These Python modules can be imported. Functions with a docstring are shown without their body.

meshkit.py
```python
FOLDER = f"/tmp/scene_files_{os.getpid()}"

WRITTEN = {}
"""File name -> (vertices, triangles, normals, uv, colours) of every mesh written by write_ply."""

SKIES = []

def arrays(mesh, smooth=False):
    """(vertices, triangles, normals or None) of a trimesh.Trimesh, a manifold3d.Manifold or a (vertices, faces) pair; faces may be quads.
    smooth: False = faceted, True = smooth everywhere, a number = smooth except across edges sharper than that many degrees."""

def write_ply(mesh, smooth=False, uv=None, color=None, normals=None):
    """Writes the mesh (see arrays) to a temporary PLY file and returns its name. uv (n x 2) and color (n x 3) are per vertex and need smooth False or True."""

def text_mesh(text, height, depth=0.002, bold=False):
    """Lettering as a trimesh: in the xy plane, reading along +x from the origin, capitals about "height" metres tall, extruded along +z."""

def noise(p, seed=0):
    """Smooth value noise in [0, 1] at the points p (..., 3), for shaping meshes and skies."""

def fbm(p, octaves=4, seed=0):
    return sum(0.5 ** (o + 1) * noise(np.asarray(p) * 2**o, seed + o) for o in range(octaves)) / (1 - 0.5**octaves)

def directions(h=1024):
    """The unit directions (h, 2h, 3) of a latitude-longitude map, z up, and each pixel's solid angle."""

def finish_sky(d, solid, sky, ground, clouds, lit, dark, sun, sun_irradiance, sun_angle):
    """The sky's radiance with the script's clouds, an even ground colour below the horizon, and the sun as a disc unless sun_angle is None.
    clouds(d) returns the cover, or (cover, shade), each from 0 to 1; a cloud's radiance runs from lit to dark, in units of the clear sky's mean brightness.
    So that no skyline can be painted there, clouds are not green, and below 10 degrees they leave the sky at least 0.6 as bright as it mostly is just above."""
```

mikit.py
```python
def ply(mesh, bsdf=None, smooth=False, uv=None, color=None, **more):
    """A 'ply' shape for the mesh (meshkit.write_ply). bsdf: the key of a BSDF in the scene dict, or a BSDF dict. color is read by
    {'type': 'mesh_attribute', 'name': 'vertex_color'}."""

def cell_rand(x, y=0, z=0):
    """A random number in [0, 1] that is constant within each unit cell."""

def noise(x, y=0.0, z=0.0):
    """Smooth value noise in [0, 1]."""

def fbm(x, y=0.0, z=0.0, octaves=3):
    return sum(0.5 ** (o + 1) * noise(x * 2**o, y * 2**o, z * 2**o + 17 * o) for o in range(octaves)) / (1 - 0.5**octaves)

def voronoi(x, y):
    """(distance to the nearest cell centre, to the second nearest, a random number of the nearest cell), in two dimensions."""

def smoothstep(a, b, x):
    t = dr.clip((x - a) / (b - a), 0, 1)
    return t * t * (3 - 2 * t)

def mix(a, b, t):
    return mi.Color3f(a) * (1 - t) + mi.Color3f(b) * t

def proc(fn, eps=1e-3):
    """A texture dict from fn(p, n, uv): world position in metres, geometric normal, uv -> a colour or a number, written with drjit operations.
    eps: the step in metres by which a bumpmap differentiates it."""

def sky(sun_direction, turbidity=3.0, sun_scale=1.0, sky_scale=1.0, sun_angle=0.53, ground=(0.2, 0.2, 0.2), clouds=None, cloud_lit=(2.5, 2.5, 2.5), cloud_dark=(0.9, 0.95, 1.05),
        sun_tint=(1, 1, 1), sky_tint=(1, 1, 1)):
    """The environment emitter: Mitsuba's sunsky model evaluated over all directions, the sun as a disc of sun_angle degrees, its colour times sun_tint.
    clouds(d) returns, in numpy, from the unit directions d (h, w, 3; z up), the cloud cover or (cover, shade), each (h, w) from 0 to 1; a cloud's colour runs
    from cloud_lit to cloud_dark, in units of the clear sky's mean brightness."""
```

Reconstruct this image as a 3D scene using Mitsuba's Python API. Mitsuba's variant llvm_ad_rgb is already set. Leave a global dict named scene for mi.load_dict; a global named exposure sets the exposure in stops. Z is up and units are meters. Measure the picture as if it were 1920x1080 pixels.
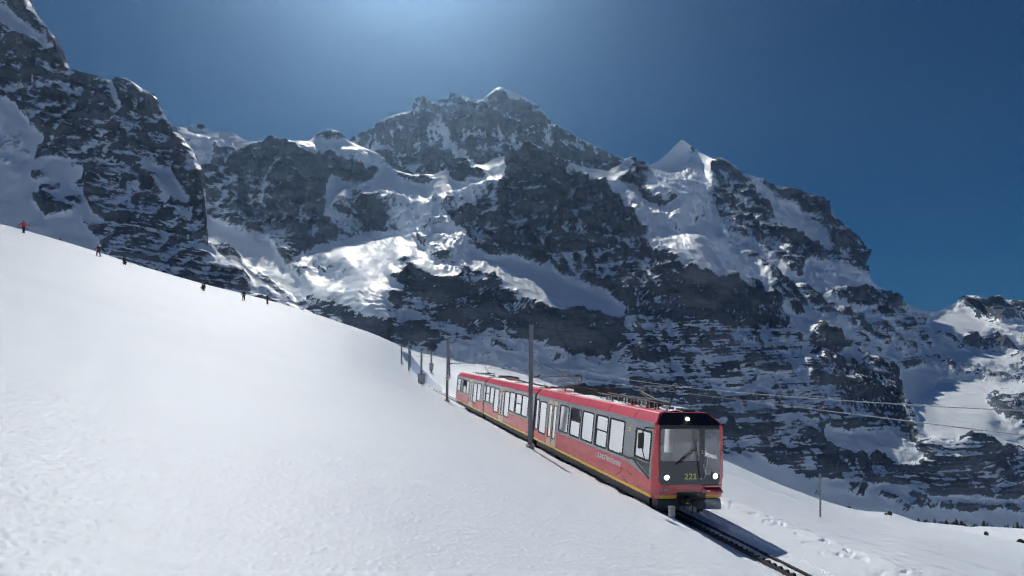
import math, random
import numpy as np
import trimesh
import drjit as dr
import mitsuba as mi
import mikit, meshkit
from meshkit import noise as nz3, fbm as fbm3
from scipy.ndimage import gaussian_filter, gaussian_filter1d, map_coordinates, minimum_filter1d
from scipy.fft import dctn, idctn
from scipy.interpolate import PchipInterpolator, LinearNDInterpolator, NearestNDInterpolator
import shapely
import manifold3d as m3
from shapely.geometry import Polygon

random.seed(7)
T = mi.ScalarTransform4f
scene, labels = {}, {}

# ------------------------------------------------------------------ camera, sky, exposure
# the eye is the origin; x right, y into the picture, z up.  F: focal length in pixels of a 1920 wide picture, HY: row of the horizon
F, CX, HY = 1080.0, 960.0, 660.0
scene['camera'] = {'type': 'perspective', 'fov': math.degrees(2 * math.atan(960.0 / F)), 'fov_axis': 'x',
                   'principal_point_offset_y': -(HY - 540.0) / 1080.0, 'near_clip': 0.2, 'far_clip': 60000.0,
                   'to_world': T().look_at(origin=[0, 0, 0], target=[0, 1, 0], up=[0, 0, 1])}
SUN = np.array([-0.20, 1.0, 0.96])
scene['sky'] = mikit.sky(SUN, turbidity=1.9, sun_scale=1.0, sky_scale=1.0, ground=(0.55, 0.58, 0.62), sky_tint=(0.012, 0.105, 0.20), sun_tint=(0.74, 0.90, 1.17))
exposure = 1.55


scene['air'] = {'type': 'homogeneous', 'albedo': {'type': 'rgb', 'value': [0.93, 0.95, 0.97]}, 'sigma_t': {'type': 'rgb', 'value': [0.0000108, 0.0000172, 0.0000250]},
                'phase': {'type': 'hg', 'g': 0.9}}
scene['haze'] = {'type': 'cube', 'to_world': T().translate([0, 4800, 1550]).scale([8500, 5800, 2900]), 'bsdf': {'type': 'null'}, 'interior': {'type': 'ref', 'id': 'air'}}
labels['haze'] = {'kind': 'stuff', 'label': 'thin bluish mountain air that softens the far peaks'}
scene['camera']['medium'] = {'type': 'ref', 'id': 'air'}


def at(px, py, y):
    """The point seen in direction (px, py) of the photograph at the forward distance y metres."""
    return np.array([(px - CX) / F * y, y, (HY - py) / F * y])


# ------------------------------------------------------------------ materials
def lin(r, g, b):
    return [((c / 255.0 + 0.055) / 1.055) ** 2.4 if c > 10 else c / 255 / 12.92 for c in (r, g, b)]


def massif(name, c, dip=0.0):
    """Rock with snow on it; c: coarseness of the rock's beds, slabs and flutes."""
    def cover(p, n, uv):
        # uv.x: how readily snow lies here; uv.y: 1 level beds, 0 slanting slabs, -1 upright flutes
        p = p / c
        k = mikit.noise(p.x / 4.0, p.y / 6.0, p.z / 3.4) * 0.55 + mikit.noise(p.x / 11.0, p.y / 15.0, p.z / 8.0) * 0.45
        warp = 34.0 * mikit.noise(p.x / 130.0, p.y / 130.0, p.z / 130.0) + 9.0 * mikit.noise(p.x / 37.0, p.y / 37.0, p.z / 37.0)
        zb = p.z + dip * p.x + 26.0 * mikit.noise(p.x / 420.0, p.y / 420.0, p.z / 420.0) + 7.0 * mikit.noise(p.x / 60.0, p.y / 60.0, p.z / 60.0)
        bed = 0.34 * mikit.noise(p.x / 26.0, p.y / 26.0, zb / 4.4) + 0.40 * mikit.noise(p.x / 240.0, p.y / 240.0, zb / 6.5) + 0.26 * mikit.noise(p.x / 300.0, p.y / 300.0, zb / 17.0)
        a = p.x - 0.8 * p.z + warp
        b = p.z + 0.8 * p.x + warp
        slab = 0.55 * mikit.noise(a / 5.0, p.y / 26.0, b / 24.0) + 0.45 * mikit.noise((p.x + 1.1 * p.z) / 44.0, p.y / 30.0, (p.z - 1.1 * p.x - warp) / 6.0)
        flute = 0.6 * mikit.noise((p.x + 0.25 * p.z + warp) / 6.5, p.y / 11.0, p.z / 75.0) + 0.4 * mikit.noise((p.x - 0.2 * p.z) / 16.0, p.y / 20.0, p.z / 60.0)
        wb, wf = dr.clip(uv.y, 0, 1), dr.clip(-uv.y, 0, 1)
        t = wb * bed + wf * flute + dr.clip(1 - wb - wf, 0, 1) * slab - 0.5
        rough = 1.0 - mikit.smoothstep(0.45, 0.85, uv.x)
        return mikit.smoothstep(-0.07, 0.07, uv.x + rough * (2.7 * t + 1.0 * (k - 0.5)))

    def rock(p, n, uv):
        p = p / c
        k = mikit.noise(p.x / 4.0, p.y / 6.0, p.z / 3.4) * 0.55 + mikit.noise(p.x / 11.0, p.y / 15.0, p.z / 8.0) * 0.45
        bed = mikit.noise(p.x / 60.0, p.y / 60.0, (p.z + 20.0 * mikit.noise(p.x / 90.0, p.y / 90.0, p.z / 90.0)) / 7.0)
        big = mikit.fbm(p.x / 160.0, p.y / 160.0, p.z / 60.0, 3)
        fine = mikit.noise(p.x / 2.6, p.y / 3.4, p.z / 2.2)
        return mikit.mix((0.050, 0.067, 0.094), (0.126, 0.142, 0.170), mikit.smoothstep(0.25, 0.75, big)) * (0.40 + 0.6 * k + 0.45 * fine + 0.35 * bed)

    scene[name] = {'type': 'twosided', 'b': {'type': 'blendbsdf', 'weight': mikit.proc(cover),
                                             'rock': {'type': 'diffuse', 'reflectance': mikit.proc(rock)},
                                             'snow': {'type': 'principled', 'base_color': {'type': 'rgb', 'value': [0.79, 0.87, 0.95]}, 'roughness': 0.55, 'specular': 0.35}}}


massif('mat_mountain_near', 0.6, 0.14)
massif('mat_mountain', 1.05, -0.03)
massif('mat_mountain_far', 1.8)


def snow_colour(p, n, uv):
    k = mikit.fbm(p.x / 6.0, p.y / 6.0, p.z / 3.0, 3)
    return mikit.mix((0.745, 0.81, 0.90), (0.80, 0.855, 0.92), k)


scene['mat_snow'] = {'type': 'twosided', 'b': {'type': 'principled', 'base_color': mikit.proc(snow_colour), 'roughness': 0.57, 'specular': 0.27}}

# ------------------------------------------------------------------ the mountains
GX0, GY0, GS = -120, -160, 4
GW, GH = 540, 330                          # cells of the survey grid
gxx, gyy = np.meshgrid(GX0 + GS * (np.arange(GW) + 0.5), GY0 + GS * (np.arange(GH) + 0.5))


def pts(s):
    return np.array([[float(v) for v in q.split(',')] for q in s.split()])


def survey(base, regions):
    """Grids of slope angle, snow cover, roughness, strata strength and lateral tilt from outlines of the faces, snowfields and glaciers."""
    maps = [np.full((GH, GW), float(b)) for b in base]
    for poly, *vals in regions:
        p = Polygon(pts(poly)).buffer(0)
        inside = shapely.contains_xy(p, gxx, gyy)
        for m, v in zip(maps, vals):
            if v is not None:
                m[inside] = v
    return maps


def relief(maps, depths, wh, mu=0.0016):
    """ln(distance) over the survey grid: the slope angles integrated, held to the surveyed distances (bearing, height, metres)."""
    slope, snow, rough, strata, lat = maps
    c = pts(depths)
    q = np.stack([gxx.ravel(), gyy.ravel()], -1)
    far = NearestNDInterpolator(c[:, :2], np.log(c[:, 2]))(q)
    flat = LinearNDInterpolator(c[:, :2], np.log(c[:, 2]))(q)
    goal = gaussian_filter(np.where(np.isnan(flat), far, flat).reshape(GH, GW), 3.0)
    t = (HY - gyy) / F
    g = -(GS / F) / np.maximum(np.tan(np.radians(gaussian_filter(slope, 1.2))) - t, 0.08)      # per row downwards
    h = gaussian_filter(lat, 2.0) * GS / F
    dv = 0.5 * (g[:-1] + g[1:])
    dh = 0.5 * (h[:, :-1] + h[:, 1:])
    rhs = -mu * goal
    rhs[:-1] += dv
    rhs[1:] -= dv
    rhs[:, :-1] += wh * dh
    rhs[:, 1:] -= wh * dh
    ky = 2 - 2 * np.cos(np.pi * np.arange(GH) / GH)
    kx = 2 - 2 * np.cos(np.pi * np.arange(GW) / GW)
    return idctn(-dctn(rhs, type=2) / (ky[:, None] + wh * kx[None] + mu), type=2)


def grid_sample(m, px, py):
    return map_coordinates(m, [(py - GY0) / GS - 0.5, (px - GX0) / GS - 0.5], order=1, mode='nearest')


def ridged(p, seed):
    return 1.0 - np.abs(2.0 * nz3(p, seed) - 1.0)


def grid_faces(rows, cols):
    i = np.arange(rows * cols).reshape(rows, cols)
    a, b, c, d = i[:-1, :-1].ravel(), i[:-1, 1:].ravel(), i[1:, 1:].ravel(), i[1:, :-1].ravel()
    return np.vstack([np.stack([a, b, c], 1), np.stack([a, c, d], 1)])


def grid_normals(P):
    du = np.gradient(P, axis=1)
    dv = np.gradient(P, axis=0)
    n = np.cross(du, dv)
    n /= np.linalg.norm(n, axis=-1, keepdims=True) + 1e-12
    return np.where(n[..., 1:2] > 0, -n, n)


def mountain(px0, px1, step, sky, bottom, rows, maps, depths, wh=0.25, dip=(0.0, 0.0), seed=0, amp=1.0, skirt=True, flutes=False, coarse=1.0):
    """One massif: its seen side with crags, ledges and gullies, and its far side falling away behind the crest.  Returns points (rows, cols, 3) and uv."""
    L = relief(maps, depths, wh)
    cols = int((px1 - px0) / step) + 1
    px = np.linspace(px0, px1, cols)
    s = pts(sky)
    top = np.interp(px, s[:, 0], s[:, 1])
    b = pts(bottom)
    bot = np.maximum(np.interp(px, b[:, 0], b[:, 1]), top + 5)
    v = np.linspace(0, 1, rows)[:, None]
    PX = np.broadcast_to(px, (rows, cols)).copy()
    low = gaussian_filter(minimum_filter1d(top, 31), 12)
    low = np.minimum(low, top)
    PY = np.maximum(low[None] + (bot - low)[None] * v, top[None])
    # uneven outlines of the regions
    w1 = fbm3(np.stack([PX / 46.0, PY / 46.0, PX * 0 + seed], -1), 4, 5) - 0.5
    w2 = fbm3(np.stack([PX / 46.0, PY / 46.0, PX * 0 + seed + 40], -1), 4, 6) - 0.5
    fade = np.clip((PY - top[None]) / 14.0, 0, 1)
    QX, QY = PX + 26 * w1 * fade, PY + 26 * w2 * fade
    Y = np.exp(grid_sample(gaussian_filter(L, 0.8), PX, PY))
    P = np.stack([(PX - CX) / F * Y, Y, (HY - PY) / F * Y], -1)
    S = grid_sample(gaussian_filter(maps[1], 0.7), QX, QY)
    R = grid_sample(gaussian_filter(maps[2], 1.0), QX, QY)
    B = grid_sample(gaussian_filter(maps[3], 1.0), QX, QY)
    N = grid_normals(P)
    k = Y / 3000.0 * amp
    Q = P / coarse
    # crags: ridged noise of several sizes
    d = np.zeros_like(Y)
    q = Q + 60 * (np.stack([fbm3(Q / 220.0, 3, seed + 11), fbm3(Q / 220.0, 3, seed + 12), fbm3(Q / 220.0, 3, seed + 13)], -1) - 0.5)
    for o, (size, h) in enumerate(((420, 70), (200, 64), (95, 40), (46, 20), (22, 9.5), (11, 4.6))):
        r = ridged(q / np.array([size, size, size * 1.25]), seed + 20 + o)
        d += h * (r - 0.6) * (1.0 if o > 1 else 0.8)
    gully = ridged(np.stack([q[..., 0] / 70.0, q[..., 1] / 140.0, q[..., 2] / 420.0], -1), seed + 31) + 0.5 * ridged(np.stack([q[..., 0] / 30.0, q[..., 1] / 60.0, q[..., 2] / 200.0], -1), seed + 32)
    d += 34 * (gully - 0.9)
    d += 62 * (ridged(np.stack([q[..., 0] / 190.0, q[..., 1] / 330.0, q[..., 2] / 900.0], -1), seed + 33) - 0.6)
    # strata: ledges that stand out, each with its tread
    ph = Q[..., 2] + dip[0] * Q[..., 0] + dip[1] * Q[..., 1] + 90 * (fbm3(Q / 260.0, 4, seed + 41) - 0.5) + 24 * (fbm3(Q / 50.0, 2, seed + 42) - 0.5)
    led = np.zeros_like(Y)
    for period, h in ((64.0, 16.0), (27.0, 9.5), (13.0, 4.6)):
        f = ph / period
        f = f - np.floor(f)
        patch = np.clip(3.0 * (fbm3(Q / (period * 4.0) + 7, 2, seed + int(period)) - 0.33), 0, 1)
        led += h * patch * ((1 - f) ** 1.5 - 0.4)
    # snow: soft drifts; glacier: broken blocks
    soft = 14 * (fbm3(P / 150.0, 3, seed + 51) - 0.5)
    sn = np.clip((S - 0.55) / 0.3, 0, 1)
    disp = k * ((d * R + 0.55 * led * B) + soft * sn)
    # the crest keeps its outline
    disp *= 0.25 + 0.75 * np.clip((PY - top[None]) / 16.0, 0, 1)
    P2 = P + N * disp[..., None]
    N2 = grid_normals(P2)
    lowN = grid_normals(np.stack([gaussian_filter(P2[..., c], 2.2) for c in range(3)], -1))
    conc = (0.6 * gaussian_filter(disp, 3.0) + 0.5 * gaussian_filter(disp, 9.0) - 1.1 * disp) / np.maximum(k, 0.2)          # positive in hollows
    up = 0.65 * N2[..., 2] + 0.35 * lowN[..., 2]
    rr = np.clip(R * 1.3, 0, 1)
    score = (4.0 * np.clip(S - 1.12, 0, 0.3) + (S - 0.5) * 1.7 + 1.5 * (up - 0.55) + 0.045 * np.clip(conc, -9, 9) + 0.6 * (fbm3(Q / 110.0, 4, seed + 61) - 0.5)
             + rr * ((0.75 - 0.4 * np.clip(B, 0, 1)) * (fbm3(Q / 40.0, 3, seed + 64) - 0.5) + 0.30 * (0.95 - gully) + 0.12))
    uv = np.stack([score, np.clip(B * 1.25 - 0.35 if not flutes else -B, -1, 1)], -1)
    if skirt:
        back = []
        hd = P2[0] * np.array([1, 1, 0])
        hd /= np.linalg.norm(hd, axis=1, keepdims=True)
        for dist, drop in ((900, 900), (320, 330), (90, 75), (22, 9)):
            q0 = P2[0] + hd * dist - np.array([0, 0, drop])
            q0[:, 2] += 0.25 * dist * (nz3(q0 / 90.0, 3) - 0.5)
            back.append(q0)
        P2 = np.concatenate([np.array(back), P2])
        uv = np.concatenate([np.repeat(np.stack([uv[0, :, 0] * 0 + 0.4, uv[0, :, 1]], -1)[None], 4, 0), uv])
    return P2, uv


def put_sheet(key, P, uv, label=None, mat='mat_mountain'):
    r, c = P.shape[:2]
    scene[key] = mikit.ply((P.reshape(-1, 3), grid_faces(r, c)), mat, smooth=True, uv=uv.reshape(-1, 2))
    labels[key] = {'kind': 'structure'}
    if label:
        labels[key]['label'] = label


# bearing, height, distance of points of the terrain
A_DEPTH = '-120,560,1350 780,720,1350 -120,-150,2500 0,-75,2350 60,0,2250 130,128,2150 250,155,2100 385,322,1900 370,400,1720 480,500,1520 570,578,1450 -120,300,1750 100,300,1750 250,300,1800 200,450,1500'
C_DEPTH = '560,470,5800 1200,470,5800 560,290,6200 700,240,6500 800,190,6800 940,165,6950 1100,270,6500 1200,330,6200 850,330,6150'
M_DEPTH = ('250,640,2300 300,600,2450 560,600,2480 700,610,2450 850,680,2400 1000,730,2380 1300,860,2250 1500,930,2180 1700,970,2130 2060,1000,2050 300,500,3100 470,480,3300 '
           '650,560,2620 700,500,2950 726,438,3450 560,486,3050 900,502,2900 790,520,2700 726,424,3750 640,400,4000 780,384,4400 900,350,4500 770,370,4650 800,340,4950 900,310,5300 330,240,4900 400,248,5000 520,264,5100 640,256,5600 724,302,5500 '
           '570,474,3850 530,282,4600 440,330,4500 400,440,3700 1000,498,3250 994,268,4050 880,400,3700 1104,342,4100 1207,415,3750 1280,492,3250 1080,594,2720 1080,530,3100 1000,645,2520 1163,580,2850 1000,570,2800 900,600,2600 '
           '1285,478,3500 1320,430,4000 1240,350,4900 1280,264,6000 1180,298,5600 1130,318,5500 1230,440,3950 1450,352,6000 1560,410,5900 1620,470,5700 1628,530,5500 1420,535,3450 1500,600,3100 1400,606,2800 1475,618,2760 1380,470,4100 '
           '1550,622,2760 1680,710,2600 1600,590,3400 1700,572,5200 1757,587,5500 1710,690,3300 1560,540,3900 1800,832,2420 1700,790,2450 1800,770,2650 1800,722,3050 1850,670,3600 1900,642,3850 1780,600,5000 1830,556,5100 2060,556,5100 2060,830,2400 2060,720,3200')

# (outline, slope angle, snow cover, crag roughness, strata, lateral tilt)
A_SKY = '-120,-150 0,-75 30,-40 45,-18 58,0 64,17 83,44 105,69 119,97 126,118 132,129 155,136 183,142 200,149 211,155 222,150 233,149 250,156 272,172 292,181 303,200 311,222 333,242 350,267 367,289 372,305 383,322 386,352 388,420 391,452 410,474 422,482 432,479 440,481 456,497 472,510 496,530 520,549 545,562 570,578 610,600 640,616 700,650 780,700'
A_REG = [
    ('-120,170 0,176 40,200 62,250 20,262 70,240 92,262 60,285 -120,300', 48, .97, .25, .1, 0),
    ('-120,300 30,250 70,300 38,325 -120,330', 50, .75, .5, .3, 0),
    ('-120,330 30,305 110,300 140,306 170,318 140,335 130,352 160,362 178,400 215,430 250,450 300,470 330,500 -120,480', 47, .97, .2, .1, 0),
    ('62,328 78,324 84,336 68,340', 60, .3, .8, .6, 0),
    ('75,352 100,340 115,352 100,364 76,362', 60, .3, .8, .6, 0),
    ('66,378 90,370 112,388 140,400 120,410 90,406', 60, .25, .8, .6, 0),
    ('120,380 150,372 154,384 125,386', 60, .3, .8, .6, 0),
    ('5,22 24,25 45,45 66,57 95,78 115,100 108,102 80,82 40,64 20,50', 41, 1.0, .1, 0, .2),
    ('0,60 30,75 20,130 0,150 -120,160 -120,60', 62, .35, .9, .4, 0),
    ('210,155 218,163 228,196 240,214 238,222 222,196 212,176', 44, .95, .3, .1, .5),
    ('265,297 285,305 305,318 318,318 330,335 340,352 352,372 361,388 350,384 330,368 310,355 290,335', 33, 1.1, .06, 0, .5),
    ('300,366 315,380 338,400 360,403 361,416 345,412 322,395', 34, 1.1, .08, 0, .4),
    ('355,455 385,462 410,474 422,479 440,478 456,494 472,508 500,530 520,547 570,574 560,582 520,562 490,548 460,528 440,508 410,494 380,478', 31, 1.1, .08, 0, .3),
    ('130,352 200,345 270,380 330,420 355,455 300,470 250,450 215,430 178,400 160,362', 56, .48, 1, 1, 0),
    ('160,420 240,420 330,430 380,480 460,530 540,575 620,615 600,660 300,560 200,490', 54, .46, .85, 1.4, 0),
]
A_MAPS = survey((57, .47, 1, .75, 0), A_REG)
P, uv = mountain(-110, 780, 1.55, A_SKY, '-120,560 300,600 600,690 780,760', 360, A_MAPS, A_DEPTH, dip=(0.12, 0.0), seed=3, amp=1.1, coarse=.6)
put_sheet('mountain', P, uv, 'dark craggy mountain flank streaked with snow on the left', 'mat_mountain_near')

C_SKY = '560,290 640,268 664,255 693,244 712,229 741,217 760,212 772,203 779,186 789,181 803,186 811,193 827,186 841,186 844,173 854,176 866,179 885,188 904,188 919,178 929,169 938,166 953,170 982,181 1010,198 1018,212 1039,234 1068,251 1107,270 1140,287 1171,300 1200,330'
C_REG = [
    ('930,164 955,168 990,184 1012,200 1000,204 960,182', 38, 1.0, .1, 0, .2),
    ('664,258 700,262 760,300 850,330 860,370 560,370 560,290', 52, .45, 1, .5, 0),
    ('815,215 850,262 900,310 910,330 880,320 840,290 806,240', 55, .75, .5, .2, .4),
]
C_MAPS = survey((63, .40, 1, .8, 0), C_REG)
P, uv = mountain(600, 1200, 1.6, C_SKY, '560,470 1200,470', 190, C_MAPS, C_DEPTH, dip=(-0.5, 0.1), seed=17, amp=.75, flutes=True, coarse=1.9)
put_sheet('mountain_001', P, uv, 'highest jagged rock summit in the middle of the skyline', 'mat_mountain_far')

M_SKY = ('250,232 300,238 345,240 354,237 360,233 388,242 398,248 410,247 440,250 455,262 467,266 490,264 515,260 530,263 580,264 585,260 600,250 615,244 625,247 640,255 655,266 668,272 690,282 712,292 724,302 '
         '738,318 760,326 790,330 815,328 835,318 850,300 862,294 876,296 890,310 905,309 930,298 952,293 966,290 976,282 986,272 994,266 1004,274 1020,284 1044,297 1062,302 1068,306 1090,314 1112,318 1140,322 1160,310 1171,299 1181,296 1197,303 1218,311 1233,303 1254,285 1275,264 1280,262 1296,274 1311,285 1337,298 1358,301 1384,317 1394,330 1415,332 '
         '1451,350 1498,361 1524,366 1542,381 1565,407 1602,438 1612,456 1617,474 1621,496 1625,514 1632,528 1644,537 1698,570 1724,583 1757,586 1773,580 1794,567 1800,558 1810,552 1832,554 1845,562 1859,562 1864,556 1875,555 1884,566 1920,567 1990,560 2060,555')
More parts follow.
